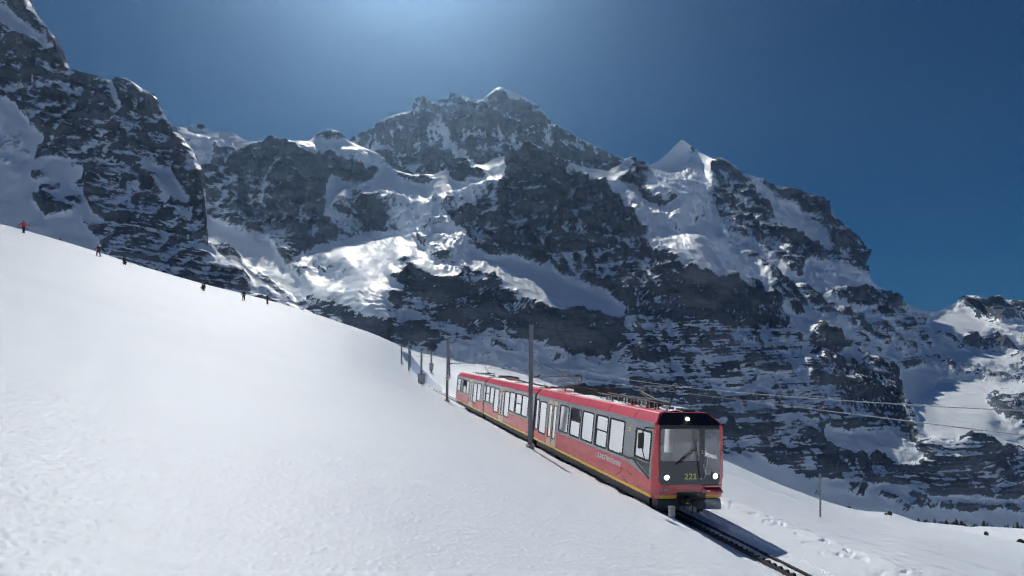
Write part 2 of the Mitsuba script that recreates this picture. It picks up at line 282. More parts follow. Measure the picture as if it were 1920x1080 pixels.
M_REG = [
    # ridge snow below the saddle and its dark wall
    ('250,225 400,240 467,264 580,262 660,264 724,300 730,330 700,325 640,300 600,292 560,285 500,272 455,282 440,300 400,330 250,330', 47, .93, .3, .15, 0),
    ('333,238 345,240 385,250 400,264 370,262 345,252', 24, 1.1, .05, 0, 0),
    ('430,247 467,262 530,259 580,261 650,266 690,281 722,297 690,290 640,276 580,270 530,268 500,270 470,272 440,256', 26, 1.1, .06, 0, 0),
    ('400,285 440,290 455,300 440,330 395,325', 60, .5, .7, .3, 0),
    ('300,330 440,320 460,340 455,389 520,440 560,470 600,480 640,560 560,560 480,470 400,470 360,430 300,420', 52, .5, .9, 1.0, 0),
    ('355,398 390,412 450,435 500,450 515,470 540,500 600,540 570,575 520,548 470,508 440,480 400,470 360,430', 45, .95, .15, .1, 0),
    ('440,320 462,280 500,272 530,277 560,288 590,312 608,340 615,356 606,375 603,395 618,420 630,440 600,462 575,474 555,478 540,460 525,438 490,420 455,395', 69, .2, 1, .35, 0),
    ('465,345 510,348 500,380 470,375', 58, .55, .8, .4, 0),
    ('605,300 640,296 690,312 715,322 722,340 700,352 660,340 625,322', 60, .3, .9, .6, 0),
    ('612,330 640,330 640,345 655,360 640,378 620,400 606,395 606,375', 45, .97, .1, .05, 0),
    # upper basin
    ('720,300 740,325 840,310 860,295 900,305 960,290 948,325 900,340 810,368 770,370 712,358 668,348 690,338', 37, .97, .15, .05, 0),
    ('838,298 868,294 890,312 888,335 872,345 846,340 840,318', 62, .2, 1, .4, 0),
    ('740,312 800,325 815,345 790,345 745,332', 60, .4, .8, .3, 0),
    ('880,312 905,309 935,297 955,292 940,308 915,322 895,322', 28, 1.1, .06, 0, -.2),
    ('892,322 910,322 908,336 895,342', 64, .2, 1, .3, 0),
    # lit rim of the hanging glacier and the icefall
    ('630,358 644,338 668,350 712,359 770,371 808,369 847,355 909,335 950,325 946,338 909,349 847,368 808,382 770,384 712,373 672,366 650,366 640,372', 18.5, 1.15, .06, 0, 0),
    ('640,372 712,373 770,384 808,382 847,368 909,349 940,340 885,376 832,392 836,406 856,420 866,455 880,490 820,455 770,440 727,433 740,400 700,380', 30, .95, .8, .2, 0),
    ('606,395 640,372 700,380 745,398 727,433 683,440 620,462 600,462 630,440 618,420', 43, .8, .35, .3, 0),
    ('616,392 640,388 648,398 630,404', 60, .3, .8, .5, 0),
    ('660,378 700,374 722,392 730,412 716,430 690,420 660,410', 52, .52, .8, .9, 0),
    # bright snow dome and the ground below it
    ('556,484 620,463 683,440 726,434 770,440 827,457 880,486 930,508 885,511 837,525 800,510 770,500 736,511 750,540 720,560 760,620 700,640 640,600 600,560', 15, 1.0, .2, .25, 0),
    ('560,500 600,485 650,490 662,510 640,525 600,515', 38, .75, .5, .5, 0),
    ('755,442 800,452 850,470 905,500 880,505 840,485 800,470 770,460', 34, .72, .7, .6, 0),
    ('800,480 840,478 870,495 900,512 870,520 830,500', 48, .5, .9, .6, 0),
    ('740,486 770,484 772,496 745,498', 52, .3, .8, .4, 0),
    ('560,560 640,560 700,600 760,640 800,680 860,700 700,720 600,620', 38, .52, .8, 1.2, 0),
    ('736,535 790,560 860,590 900,620 990,660 1010,700 900,700 830,670 770,620 740,580', 34, .6, .8, 1.1, 0),
    ('690,590 740,608 790,620 830,640 800,642 750,628 700,608', 58, .22, .9, .8, 0),
    ('640,560 690,540 730,580 780,610 740,612 690,590', 17, .85, .4, .6, 0),
    # cliff band below the glacier tongue
    ('730,515 790,510 840,522 909,540 981,566 1044,592 1104,588 1145,602 1172,590 1180,640 1140,668 1085,660 1005,640 930,612 885,600 830,568 780,560 740,540', 70, .08, .8, .25, 0),
    ('790,572 880,590 920,625 900,634 850,612 800,592', 66, .16, .8, .4, 0),
    # glacier tongue
    ('866,468 924,484 981,497 1010,502 1030,497 1052,522 1090,532 1124,545 1163,579 1145,600 1104,586 1052,591 1000,568 929,530 890,508', 26, 1.0, .22, .1, 0),
    ('760,660 1005,640 1085,672 1140,682 1260,700 1260,760 1000,760 860,720', 44, .75, .5, .6, 0),
    # central rock spur
    ('994,266 1020,284 1044,297 1068,306 1092,330 1104,340 1130,350 1150,361 1176,376 1207,413 1228,459 1250,478 1280,490 1311,506 1353,527 1373,519 1394,537 1400,600 1180,620 1163,579 1124,545 1090,532 1060,520 1030,499 1000,502 981,498 924,484 866,455 856,420 836,406 832,392 885,376 933,345 950,320 976,282', 60, .25, 1, .6, 0),
    ('994,266 1044,297 1104,340 1176,376 1207,413 1215,440 1160,440 1100,420 1060,360 1000,330 960,320 976,282', 67, .12, 1, .3, 0),
    ('1000,490 1100,450 1215,440 1228,459 1280,490 1394,537 1380,570 1200,560 1120,540 1060,510', 56, .36, 1, .8, 0),
    ('918,355 928,352 926,400 918,420', 58, .62, .3, .1, 0),
    # snow horn, its glacier and the icefalls
    ('1062,304 1112,318 1150,312 1171,299 1197,303 1218,311 1233,303 1280,262 1311,285 1342,302 1340,345 1325,372 1358,430 1378,470 1420,515 1447,560 1490,606 1525,614 1515,632 1478,618 1441,553 1394,537 1373,519 1353,527 1311,506 1280,490 1250,478 1228,459 1207,413 1176,376 1130,350 1104,340', 21, 1.05, .5, .12, 0),
    ('1066,303 1112,316 1140,320 1165,306 1150,330 1130,345 1104,332', 31, 1.1, .15, 0, 0),
    ('1145,342 1158,326 1178,298 1196,304 1200,322 1216,345 1223,368 1260,378 1250,388 1212,382 1196,372 1196,352 1170,352', 62, .25, 1, .4, 0),
    ('1205,310 1270,240 1292,240 1300,276 1296,294 1284,308 1262,316 1235,316', 36, 1.3, .03, 0, .5),
    ('1218,312 1262,318 1284,310 1297,294 1299,276 1311,285 1318,306 1312,322 1260,334 1210,326', 21, 1.3, .04, 0, 0),
    ('1290,240 1345,270 1345,300 1342,330 1330,345 1316,320 1308,290', 44, 1.25, .08, 0, -.4),
    ('1212,400 1250,400 1290,425 1296,440 1250,438 1222,430', 46, 1.0, .3, .1, 0),
    ('1290,418 1315,412 1345,430 1358,448 1330,452 1295,446', 16, 1.15, .08, 0, 0),
    ('1222,440 1290,445 1360,455 1376,476 1400,500 1350,500 1290,490 1240,470', 19, 1.15, .42, .2, 0),
    ('1311,506 1353,527 1373,519 1394,537 1441,553 1470,600 1458,570 1420,535 1390,515 1340,500', 20, 1.1, .45, .2, 0),
    # right shoulder: faces, gullies, second glacier
    ('1342,302 1358,301 1384,330 1400,345 1436,382 1460,410 1477,433 1500,480 1540,530 1530,545 1467,532 1420,480 1394,449 1360,420 1330,380', 59, .42, .9, .8, .0),
    ('1436,382 1460,410 1500,450 1530,500 1560,550 1540,560 1500,510 1470,450', 66, .18, 1, .4, 0),
    ('1366,438 1400,450 1440,490 1480,525 1520,550 1480,545 1430,505 1390,475', 42, 1.0, .1, .05, 0),
    ('1400,336 1420,345 1441,371 1498,392 1530,420 1575,458 1560,466 1520,472 1490,450 1455,418 1425,375', 41, 1.0, .35, .1, -.2),
    ('1415,332 1451,350 1498,361 1524,366 1542,381 1565,407 1602,438 1615,454 1625,520 1600,500 1560,458 1520,420 1500,390 1450,372 1430,345', 57, .36, .9, .9, 0),
    ('1530,470 1560,460 1580,480 1550,500 1530,490', 60, .25, .9, .5, 0),
    ('1500,490 1560,500 1625,515 1660,545 1730,585 1760,600 1740,640 1640,600 1560,580 1500,540', 40, .82, .4, .6, 0),
    ('1540,560 1600,545 1680,570 1690,590 1600,575', 58, .3, .9, .7, 0),
    ('1590,590 1650,585 1700,600 1690,612 1620,606', 58, .25, .9, .7, 0),
    ('1380,520 1440,545 1500,550 1560,580 1570,600 1530,610 1480,590 1430,560', 60, .3, .9, .7, 0),
    # lower cliffs
    ('1180,560 1300,510 1311,506 1353,527 1373,519 1394,537 1441,553 1467,599 1475,615 1420,618 1330,600 1250,600 1180,590', 69, .12, .9, .3, 0),
    ('1160,600 1330,600 1475,620 1520,632 1540,690 1560,750 1600,790 1300,780 1180,760', 54, .47, .8, 1.3, 0),
    ('1180,600 1300,600 1290,680 1180,680', 57, .36, .9, 1, 0),
    ('1515,625 1547,620 1579,656 1640,690 1680,706 1682,770 1700,800 1640,790 1569,745 1535,690', 68, .12, .9, .35, 0),
    ('1475,615 1515,620 1547,612 1600,660 1680,704 1700,690 1640,640 1560,600 1500,590', 42, .85, .4, .5, 0),
    ('1600,600 1740,600 1780,660 1780,700 1700,720 1640,690 1579,640', 45, .62, .7, .9, 0),
    ('1080,720 1500,760 1700,800 1780,840 2060,840 2060,930 1000,930', 52, .36, .8, 1.3, 0),
    ('1540,800 1680,820 1740,860 1700,872 1600,850 1540,830', 45, .85, .3, .4, 0),
    ('1520,850 1640,850 1720,880 1640,900 1540,880', 64, .14, .9, .7, 0),
    ('1360,850 1420,858 1460,880 1560,900 1640,905 1760,930 1920,930 2060,930 2060,1110 1300,1110 1300,870', 54, .95, .2, .3, 0),
    ('1580,900 1620,910 1610,930 1590,920', 56, .3, .8, .5, 0),
    ('1640,925 1740,930 1760,950 1690,955', 56, .3, .8, .7, 0),
    ('1750,940 1920,950 2060,950 2060,965 1800,960', 56, .35, .8, .7, 0),
    # far right: sunny snowfields between dark bands
    ('1730,586 1757,586 1773,580 1794,567 1810,552 1832,554 2060,555 2060,840 1860,835 1790,790 1690,740 1684,700 1760,690 1740,640', 38, .85, .3, .4, 0),
    ('1800,556 1832,553 1880,555 1990,558 2060,555 2060,590 1990,600 1880,605 1840,590', 62, .22, .9, .7, 0),
    ('1735,592 1790,580 1840,594 1860,610 1850,630 1760,622', 13, 1.1, .08, 0, 0),
    ('1750,625 1860,630 1900,640 2060,640 2060,650 1900,655 1800,655', 56, .35, .8, .7, 0),
    ('1745,665 1830,655 1890,662 2060,655 2060,678 1900,682 1830,684', 11, 1.1, .08, 0, 0),
    ('1740,668 1800,682 1870,690 1930,675 2060,680 2060,712 1880,715 1800,705', 52, .4, .8, .7, 0),
    ('1682,700 1745,690 1750,790 1800,832 1740,832 1688,748', 22, 1.1, .08, 0, 0),
    ('1684,724 1720,735 1760,715 1830,712 1880,720 2060,720 2060,765 1880,770 1870,790 1910,820 1800,828 1750,810', 9, 1.1, .1, .08, 0),
    ('1860,755 2060,750 2060,820 1920,815 1880,790', 56, .4, .8, .7, 0),
]
M_MAPS = survey((52, .46, .9, .8, 0), M_REG)
P, uv = mountain(250, 2050, 1.6, M_SKY, '250,640 560,640 800,760 1300,960 1500,1040 2060,1100', 385, M_MAPS, M_DEPTH, dip=(-0.06, 0.0), seed=29)
M_P = P
put_sheet('mountain_002', P, uv, 'wide rock and glacier wall with a white snow horn behind the train')

# ------------------------------------------------------------------ the railway line and the snow around it
D = np.array([-0.2535, 0.9673, 0.0])       # along the track, away from the camera
D /= np.linalg.norm(D)
NL = np.array([-D[1], D[0], 0.0])          # to its left, uphill
C0 = np.array([6.13, 20.0, -5.50])         # rail level under the nose of the train


def uw(x, y):
    rx, ry = x - C0[0], y - C0[1]
    return rx * NL[0] + ry * NL[1], rx * D[0] + ry * D[1]


def ss(a, b, x):
    t = np.clip((x - a) / (b - a), 0, 1)
    return t * t * (3 - 2 * t)


G_SKY = pts('-2600,40 -900,180 -300,335 0,420 45,432 150,462 260,497 383,533 460,552 560,579 650,609 720,634 757,652 800,665 830,670 870,681 915,684 945,693 985,703 1100,745 1362,865 1461,908 1569,946 1622,959 1655,962 1687,967 1730,981 1816,989 1920,994 2300,1010 4600,1060')
G_DIST = pts('-2600,90 -300,105 0,115 260,132 460,155 600,175 720,200 800,230 870,255 985,210 1100,130 1362,75 1500,80 1600,100 1650,120 1700,170 1900,280 4600,300')


_sx = np.arange(-2700, 4701, 4.0)
_sy = gaussian_filter1d(PchipInterpolator(G_SKY[:, 0], G_SKY[:, 1])(np.clip(_sx, -2600, 4600)), 4.0)
SKY_LINE = lambda q: np.interp(q, _sx, _sy)
DIST_LINE = PchipInterpolator(G_DIST[:, 0], G_DIST[:, 1])


def ground_z(x, y):
    u, w = uw(x, y)
    side = ss(2.0, 14.0, u)
    left = -5.35 + 0.30 * np.maximum(u - 1.5, 0) - 0.012 * 0 + 0.033 * w * side
    px = CX + F * x / np.maximum(y, 1.0)
    flat = 1 - 0.85 * (1 - ss(1000, 1330, px)) * ss(15, 60, w)
    right = -5.93 + 0.30 * flat * np.minimum(u + 3.4, 0) + 0.033 * w * ss(-4, -16, u) * 0.9
    z = np.where(u > 0, left, right)
    # beyond a crest the hill rolls away
    tt = (HY - SKY_LINE(np.clip(px, -2600, 4600))) / F
    yc = DIST_LINE(np.clip(px, -2600, 4600))
    q = y / yc
    near_w = ss(0.12, 0.8, q)
    lim = tt * yc
    zc = z + (tt * y - 0.04 * yc * (1 - np.minimum(q, 1)) ** 2 - z) * near_w
    over = np.maximum(y - yc, 0)
    far = lim + tt * over - over ** 2 / (2 * 260.0) * 1.0
    far = np.where(over > 60, lim + tt * over - 60 ** 2 / 520.0 - (over - 60) * (60 / 260.0), far)
    return np.where(q > 1, far, zc)


def ground_full(x, y):
    z = ground_z(x, y)
    u, w = uw(x, y)
    p = np.stack([x, y, x * 0], -1)
    dist = np.hypot(x, y)
    # low drifts on the open slope
    z = z + 0.10 * (fbm3(p / 7.0, 3, 2) - 0.5) * ss(2, 9, np.abs(u)) + 0.35 * ss(40, 90, dist) * (fbm3(p / 22.0, 3, 4) - 0.5)
    # the wind-scoured side right of the track, with furrows that run downhill
    r = ss(-4.5, -8, u)
    z = z + r * 0.20 * (fbm3(np.stack([(w - 0.27 * u) / 0.8, u / 16.0, x * 0], -1), 4, 8) - 0.5)
    z = z + ss(110, 190, dist) * r * ss(0.3, 0.6, x / np.maximum(y, 1)) * 5.0 * (fbm3(p / 40.0, 3, 9) - 0.45)
    # grains and crust of the wind-packed snow
    fade = 1 - ss(13, 22, dist)
    near = dist < 22
    gr = np.zeros_like(z)
    pn = np.stack([x[near], y[near], x[near] * 0], -1)
    rot = np.stack([pn[:, 0] * .8 + pn[:, 1] * .6, (pn[:, 1] * .8 - pn[:, 0] * .6) * 1.5, pn[:, 2]], -1)
    g1, g2 = nz3(pn * (1, 1.2, 1) / 0.075, 61), nz3(pn / 0.043, 62)
    gr[near] = 0.014 * (np.clip(g1, .25, .8) - 0.5) + 0.010 * (np.clip(g2, .2, .75) - 0.5) + 0.010 * (fbm3(rot / 0.5, 2, 63) - 0.5)
    z = z + gr * fade * ss(1.5, 2.0, u) + 0.03 * (fbm3(p / 0.8, 2, 64) - 0.5) * (1 - ss(30, 60, dist))
    # the cutting of the track
    edge = 1.42 + 0.35 * (fbm3(np.stack([w / 1.1, x * 0, x * 0], -1), 3, 15) - 0.5)
    cut = 1 - ss(edge - 0.45, edge + 0.05, u)
    bench = -5.972 + 0.085 * ss(0.12, 0.34, u) + 0.05 * (fbm3(p / 0.45, 3, 5) - 0.5)
    on = cut * (u > -0.95) * (w < 130)
    z = np.where((u > -1.15) & (w < 130), np.minimum(z, z * (1 - cut) + bench * cut), z)
    # trodden, lumpy snow beside the right rail
    foot = ss(-1.7, -2.8, u) * ss(-7.0, -3.6, u)
    clod = fbm3(p / 0.24, 3, 12)
    z = z + foot * (0.08 * np.clip(clod - 0.60, 0, .3) - 0.55 * np.clip(0.37 - clod, 0, .12)) + foot * 0.07 * (fbm3(p / 1.4, 3, 13) - 0.5)
    return z


def polar_sheet(az0, az1, na, steps):
    a = np.radians(np.linspace(az0, az1, na))
    r = np.concatenate([np.geomspace(r0, r1, nr, endpoint=False) for r0, r1, nr in steps])
    R, A = np.meshgrid(r, a, indexing='ij')
    return R * np.sin(A), R * np.cos(A)


X, Yg = polar_sheet(-54, 54, 940, ((2.2, 4.6, 24), (4.6, 16, 290), (16, 50, 220), (50, 900, 180)))
Z = ground_full(X, Yg)
P = np.stack([X, Yg, Z], -1)
scene['snow_slope'] = mikit.ply((P.reshape(-1, 3), grid_faces(*X.shape)[:, ::-1]), 'mat_snow', smooth=True)
labels['snow_slope'] = {'kind': 'structure', 'label': 'smooth white snow slope falling from left to right past the train'}

# the same hill behind the eye and the valley floor far below
X, Yg = polar_sheet(53.9, 306.1, 150, ((0.02, 2.3, 6), (2.3, 900, 110)))
P = np.stack([X, Yg, ground_full(X, Yg)], -1)
scene['snow_slope_001'] = mikit.ply((P.reshape(-1, 3), grid_faces(*X.shape)[:, ::-1]), 'mat_snow', smooth=True)
labels['snow_slope_001'] = {'kind': 'structure', 'label': 'the snow slope behind the viewpoint'}
X, Yg = polar_sheet(-55, 55, 40, ((0.02, 2.3, 6),))
P = np.stack([X, Yg, ground_full(X, Yg)], -1)
scene['snow_slope_002'] = mikit.ply((P.reshape(-1, 3), grid_faces(*X.shape)[:, ::-1]), 'mat_snow', smooth=True)
labels['snow_slope_002'] = {'kind': 'structure', 'label': 'the snow underfoot at the viewpoint'}
scene['valley_floor'] = mikit.ply((np.array([[-20000, -15000, -960], [20000, -15000, -960], [20000, 25000, -960], [-20000, 25000, -960.0]]), np.array([[0, 1, 2], [0, 2, 3]])), 'mat_snow')
labels['valley_floor'] = {'kind': 'structure', 'label': 'snow covered valley floor'}

# ------------------------------------------------------------------ helpers for things
COUNT = {}


def numbered(name, parent=None):
    base = (parent + '__' if parent else '') + name
    n = COUNT.get(base, 0)
    COUNT[base] = n + 1
    return base if n == 0 else f'{base}_{n:03d}'


def thing(name, label, category, group=None):
    key = numbered(name)
    labels[key] = {'label': label, 'category': category}
    if group:
        labels[key]['group'] = group
    return key


def obj(name, mesh, mat, parent=None, smooth=35, to_world=None, label=None, key=None):
    key = key or numbered(name, parent)
    more = {} if to_world is None else {'to_world': to_world}
    scene[key] = mikit.ply(mesh, mat, smooth=smooth, **more)
    if label:
        labels[key] = {'label': label}
    return key


def tri(m):
    """A trimesh from a Manifold."""
    q = m.to_mesh()
    return trimesh.Trimesh(np.array(q.vert_properties[:, :3]), np.array(q.tri_verts), process=False)


def cat(*meshes):
    return trimesh.util.concatenate([tri(m) if hasattr(m, 'to_mesh') else m for m in meshes])


def bx(a0, a1, b0, b1, c0, c1):
    m = trimesh.creation.box((abs(a1 - a0), abs(b1 - b0), abs(c1 - c0)))
    m.apply_translation(((a0 + a1) / 2, (b0 + b1) / 2, (c0 + c1) / 2))
    return m


def tube(points, r, n=8):
    """A round bar along the points."""
    out = []
    pp = [np.asarray(p, float) for p in points]
    for a, b in zip(pp[:-1], pp[1:]):
        out.append(trimesh.creation.cylinder(r, segment=[a, b], sections=n))
    for p in pp[1:-1]:
        ball = trimesh.creation.icosphere(1, r * 1.02)
        ball.apply_translation(p)
        out.append(ball)
    return trimesh.util.concatenate(out)


def lathe(profile, n=16):
    """Turned body round the z axis from (radius, height) pairs."""
    m = trimesh.creation.revolve(np.array(profile, float), sections=n)
    if m.volume < 0:
        m.invert()
    return m


def moved(m, x=0, y=0, z=0):
    m = m.copy()
    m.apply_translation((x, y, z))
    return m


def plain(name, colour, roughness=0.5, metallic=0.0, specular=0.5, **more):
    scene[name] = {'type': 'twosided', 'b': {'type': 'principled', 'base_color': {'type': 'rgb', 'value': list(colour)} if not callable(colour) else mikit.proc(colour),
                                             'roughness': roughness, 'metallic': metallic, 'specular': specular, **more}}


def glossy(name, colour, alpha, ior):
    tex = mikit.proc(colour) if callable(colour) else {'type': 'rgb', 'value': list(colour)}
    scene[name] = {'type': 'twosided', 'b': {'type': 'roughplastic', 'alpha': alpha, 'int_ior': ior, 'diffuse_reflectance': tex, 'nonlinear': False}}


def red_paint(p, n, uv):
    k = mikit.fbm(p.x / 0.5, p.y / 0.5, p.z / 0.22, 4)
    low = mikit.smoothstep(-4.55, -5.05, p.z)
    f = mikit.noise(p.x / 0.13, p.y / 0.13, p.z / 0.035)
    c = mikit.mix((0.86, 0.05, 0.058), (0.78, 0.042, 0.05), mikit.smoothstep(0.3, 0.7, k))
    return mikit.mix(c, (0.27, 0.016, 0.022), 0.85 * low * mikit.smoothstep(0.42, 0.68, 0.5 * k + 0.5 * f))  # reflected streaks painted into the colour: darker red towards the lower edge


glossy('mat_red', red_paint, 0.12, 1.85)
plain('mat_roof_red', (0.70, 0.06, 0.11), 0.38, clearcoat=0.3)
glossy('mat_belt', (0.33, 0.35, 0.375), 0.10, 1.8)
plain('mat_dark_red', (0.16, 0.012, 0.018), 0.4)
plain('mat_black', (0.012, 0.013, 0.016), 0.3)
plain('mat_rubber', (0.03, 0.033, 0.036), 0.6)
plain('mat_under', (0.045, 0.048, 0.052), 0.55)
plain('mat_yellow', (0.90, 0.52, 0.02), 0.35)
plain('mat_cream', (0.72, 0.60, 0.36), 0.3, clearcoat=0.5)
plain('mat_white', (0.82, 0.83, 0.85), 0.4)
plain('mat_panel', (0.036, 0.042, 0.050), 0.15, clearcoat=0.8, clearcoat_gloss=0.95)
plain('mat_cab', (0.42, 0.45, 0.48), 0.6)
plain('mat_dash', (0.10, 0.115, 0.13), 0.5)
plain('mat_steel', (0.36, 0.37, 0.39), 0.35, metallic=0.9)
plain('mat_galvanised', lambda p, n, uv: mikit.mix((0.17, 0.19, 0.215), (0.29, 0.31, 0.335), mikit.fbm(p.x / 0.2, p.y / 0.2, p.z / 0.5, 3)), 0.5, metallic=0.35)
plain('mat_rail', lambda p, n, uv: mikit.mix((0.05, 0.045, 0.042), (0.12, 0.105, 0.095), mikit.fbm(p.x / 0.3, p.y / 0.3, p.z / 0.1, 3)), 0.5, metallic=0.4)
plain('mat_copper', (0.28, 0.29, 0.31), 0.6)
plain('mat_brown', (0.16, 0.06, 0.035), 0.25)
plain('mat_ceramic', (0.42, 0.40, 0.37), 0.3)
plain('mat_mirror_glass', (0.76, 0.78, 0.79), 0.12, metallic=1.0)
scene['mat_glass'] = {'type': 'thindielectric', 'int_ior': 1.5}

# ------------------------------------------------------------------ the train: s back from the nose, v to its left (uphill), h above the rails
RW = {}
ROLL = math.radians(2.6)
RAIL_DROP = 0.40                            # rail tops below the zero of h
basis = np.eye(4)
basis[:3, 0], basis[:3, 1], basis[:3, 2], basis[:3, 3] = D, NL, (0, 0, 1), C0
roll = np.eye(4)
roll[1, 1], roll[1, 2], roll[2, 1], roll[2, 2] = math.cos(ROLL), -math.sin(ROLL), math.sin(ROLL), math.cos(ROLL)
TRACK_W = T(basis) @ T().translate([0, 0, -RAIL_DROP])
TRAIN_W = T(basis @ roll)


def s_at(px, v=1.345):
    """How far back along the train's left side the bearing px falls."""
    r = (px - CX) / F
    x0, y0 = C0[0] + NL[0] * v, C0[1] + NL[1] * v
    return (x0 - r * y0) / (r * D[1] - D[0])


def solid_s(section, s0, s1):
    m = m3.Manifold.extrude(m3.CrossSection([section]), s1 - s0)
    return m.transform(np.array([[0, 0, 1, s0], [1, 0, 0, 0], [0, 1, 0, 0]], float))


def solid_h(plan, h0, h1):
    m = m3.Manifold.extrude(m3.CrossSection([plan]), h1 - h0)
    return m.translate((0, 0, h0))


def solid_v(profile, v0, v1):                              # profile in (h, s)
    m = m3.Manifold.extrude(m3.CrossSection([profile]), v1 - v0)
    return m.transform(np.array([[0, 1, 0, 0], [0, 0, 1, v0], [1, 0, 0, 0]], float))


def mbox(s0, s1, v0, v1, h0, h1):
    return m3.Manifold.cube((s1 - s0, v1 - v0, h1 - h0)).translate((s0, v0, h0))


HALF = [(1.385, .42), (1.40, .78), (1.397, 1.30), (1.31, 2.90), (1.285, 2.985), (1.03, 3.30), (0.95, 3.345)]
SECTION = [(v, h) for v, h in HALF] + [(-v, h) for v, h in reversed(HALF)]
INNER = [(v * 0.955 if v > .96 else v - .03, h + (0.04 if h < 1 else -0.05 if h > 3 else 0)) for v, h in HALF]
INNER = INNER + [(-v, h) for v, h in reversed(INNER)]


def half_width(h):
    return float(np.interp(h, [p[1] for p in HALF], [p[0] for p in HALF]))


def rounded(s0, s1, h0, h1, r):
    return shapely.box(s0 + r, h0 + r, s1 - r, h1 - r).buffer(r, quad_segs=4)


def side_plate(shape, proud, thick, side=1):
    """A flat plate (outline in s, h) lying on the leaning side wall, standing proud of it."""
    shapes = getattr(shape, 'geoms', [shape])
    out = []
    for g in shapes:
        m = trimesh.creation.extrude_polygon(g, thick, engine='earcut')
        p = np.array(m.vertices)
        hw = np.interp(p[:, 1], [q[1] for q in HALF], [q[0] for q in HALF])
        m = trimesh.Trimesh(np.stack([p[:, 0], side * (hw + proud - thick + p[:, 2]), p[:, 1]], 1), m.faces[:, ::-1] if side > 0 else m.faces, process=False)
        out.append(m)
    return trimesh.util.concatenate(out)


TRAIN = thing('train', 'red three-part rack railway train with grey window band, running down the snowy track', 'train')


def window_list(text):
    out = []
    for row in text.split(';'):
        a, b, h0, h1, kind = row.split()
        out.append((s_at(float(b)), s_at(float(a)), float(h0), float(h1), kind))
    return out


# p plain pane, o open above, d sliding pair, t tall
WINDOWS = [
    window_list('1138.7 1165 1.50 2.74 p;1113 1134.5 1.50 2.74 d;1088 1108 1.50 2.74 p;1066.5 1084 1.50 2.74 o;1046.5 1062 1.50 2.74 p;1009.5 1021.5 0.98 2.66 p;1002.2 1007 1.05 2.70 p'),
    window_list('976 987 1.50 2.72 p;964 974.8 1.50 2.72 d;953 962.2 1.50 2.72 p;943.6 952 1.0 2.68 p;925 932.6 1.0 2.68 p;917 924 1.50 2.72 p;909 915.7 1.50 2.72 d;904.8 908 1.50 2.72 p'),
    window_list('893 899.2 1.30 2.72 p;886 892 1.0 2.68 p;873.3 877.2 1.50 2.72 p;867.5 872.4 1.50 2.72 o;862.8 866.4 1.50 2.72 p;856.2 861.8 1.50 2.72 d'),
]
DOORS = [[(1025.2, 1033.2), (1033.4, 1041.6)], [(934.4, 938.4), (938.6, 943)], [(878.6, 881.8), (882.0, 885.3)]]
SPANS = [(0.0, 14.02), (14.36, 28.08), (28.42, 42.5)]


def windscreen_plane(points, lift=0.0):
    """(v, h) on the raked front to train coordinates, lifted towards the front."""
    p = np.asarray(points, float)
    return np.stack([np.interp(p[:, 1], [0.4, 1.0, 2.93, 3.345], [0, 0, .12, .5]) - lift, p[:, 0], p[:, 1]], 1)


def front_plate(shape, lift, thick):
    """A flat plate (outline in v, h) on the raked front."""
    out = []
    for g in getattr(shape, 'geoms', [shape]):
        m = trimesh.creation.extrude_polygon(g, thick, engine='earcut')
        v = np.array(m.vertices)
        q = windscreen_plane(v[:, :2])
        q[:, 0] -= lift - thick + v[:, 2]
        # (v, h, lift) to (s, v, h): keeps the facing outwards
        out.append(trimesh.Trimesh(q, m.faces[:, ::-1], process=False))
    return trimesh.util.concatenate(out)


def nose(s0, s1, front):
    """The outline of a carriage end: plan with cut corners, side profile with the raked front."""
    plan = [(s0, -1.14), (s1, -1.5), (s1, 1.5), (s0, 1.14)]
    if front:
        plan = [(s0, -1.16), (s0 + .2, -1.45), (s1, -1.45), (s1, 1.45), (s0 + .2, 1.45), (s0, 1.16)]
        prof = [(.3, s0), (1.0, s0), (2.93, s0 + .12), (3.40, s0 + .55), (3.5, s0 + .55), (3.5, s1), (.3, s1)]
    else:
        plan = [(s0, -1.45), (s1 - .2, -1.45), (s1, -1.16), (s1, 1.16), (s1 - .2, 1.45), (s0, 1.45)]
        prof = [(.3, s0), (3.5, s0), (3.5, s1 - .55), (3.40, s1 - .55), (2.93, s1 - .12), (1.0, s1), (.3, s1)]
    a = solid_h(plan, .2, 3.6)
    b = solid_v(prof, -1.6, 1.6)
    return a ^ (b if b.volume() > 0 else solid_v(prof[::-1], -1.6, 1.6))


LEFT_CAB = [(0.36, 1.66), (1.50, 1.66), (1.50, 2.62), (0.36, 2.62)]
MAIN_PANE = rounded(-0.39, 1.14, 1.70, 2.80, .10)
DOOR_PANE = rounded(-1.20, -0.58, 1.22, 2.80, .05)

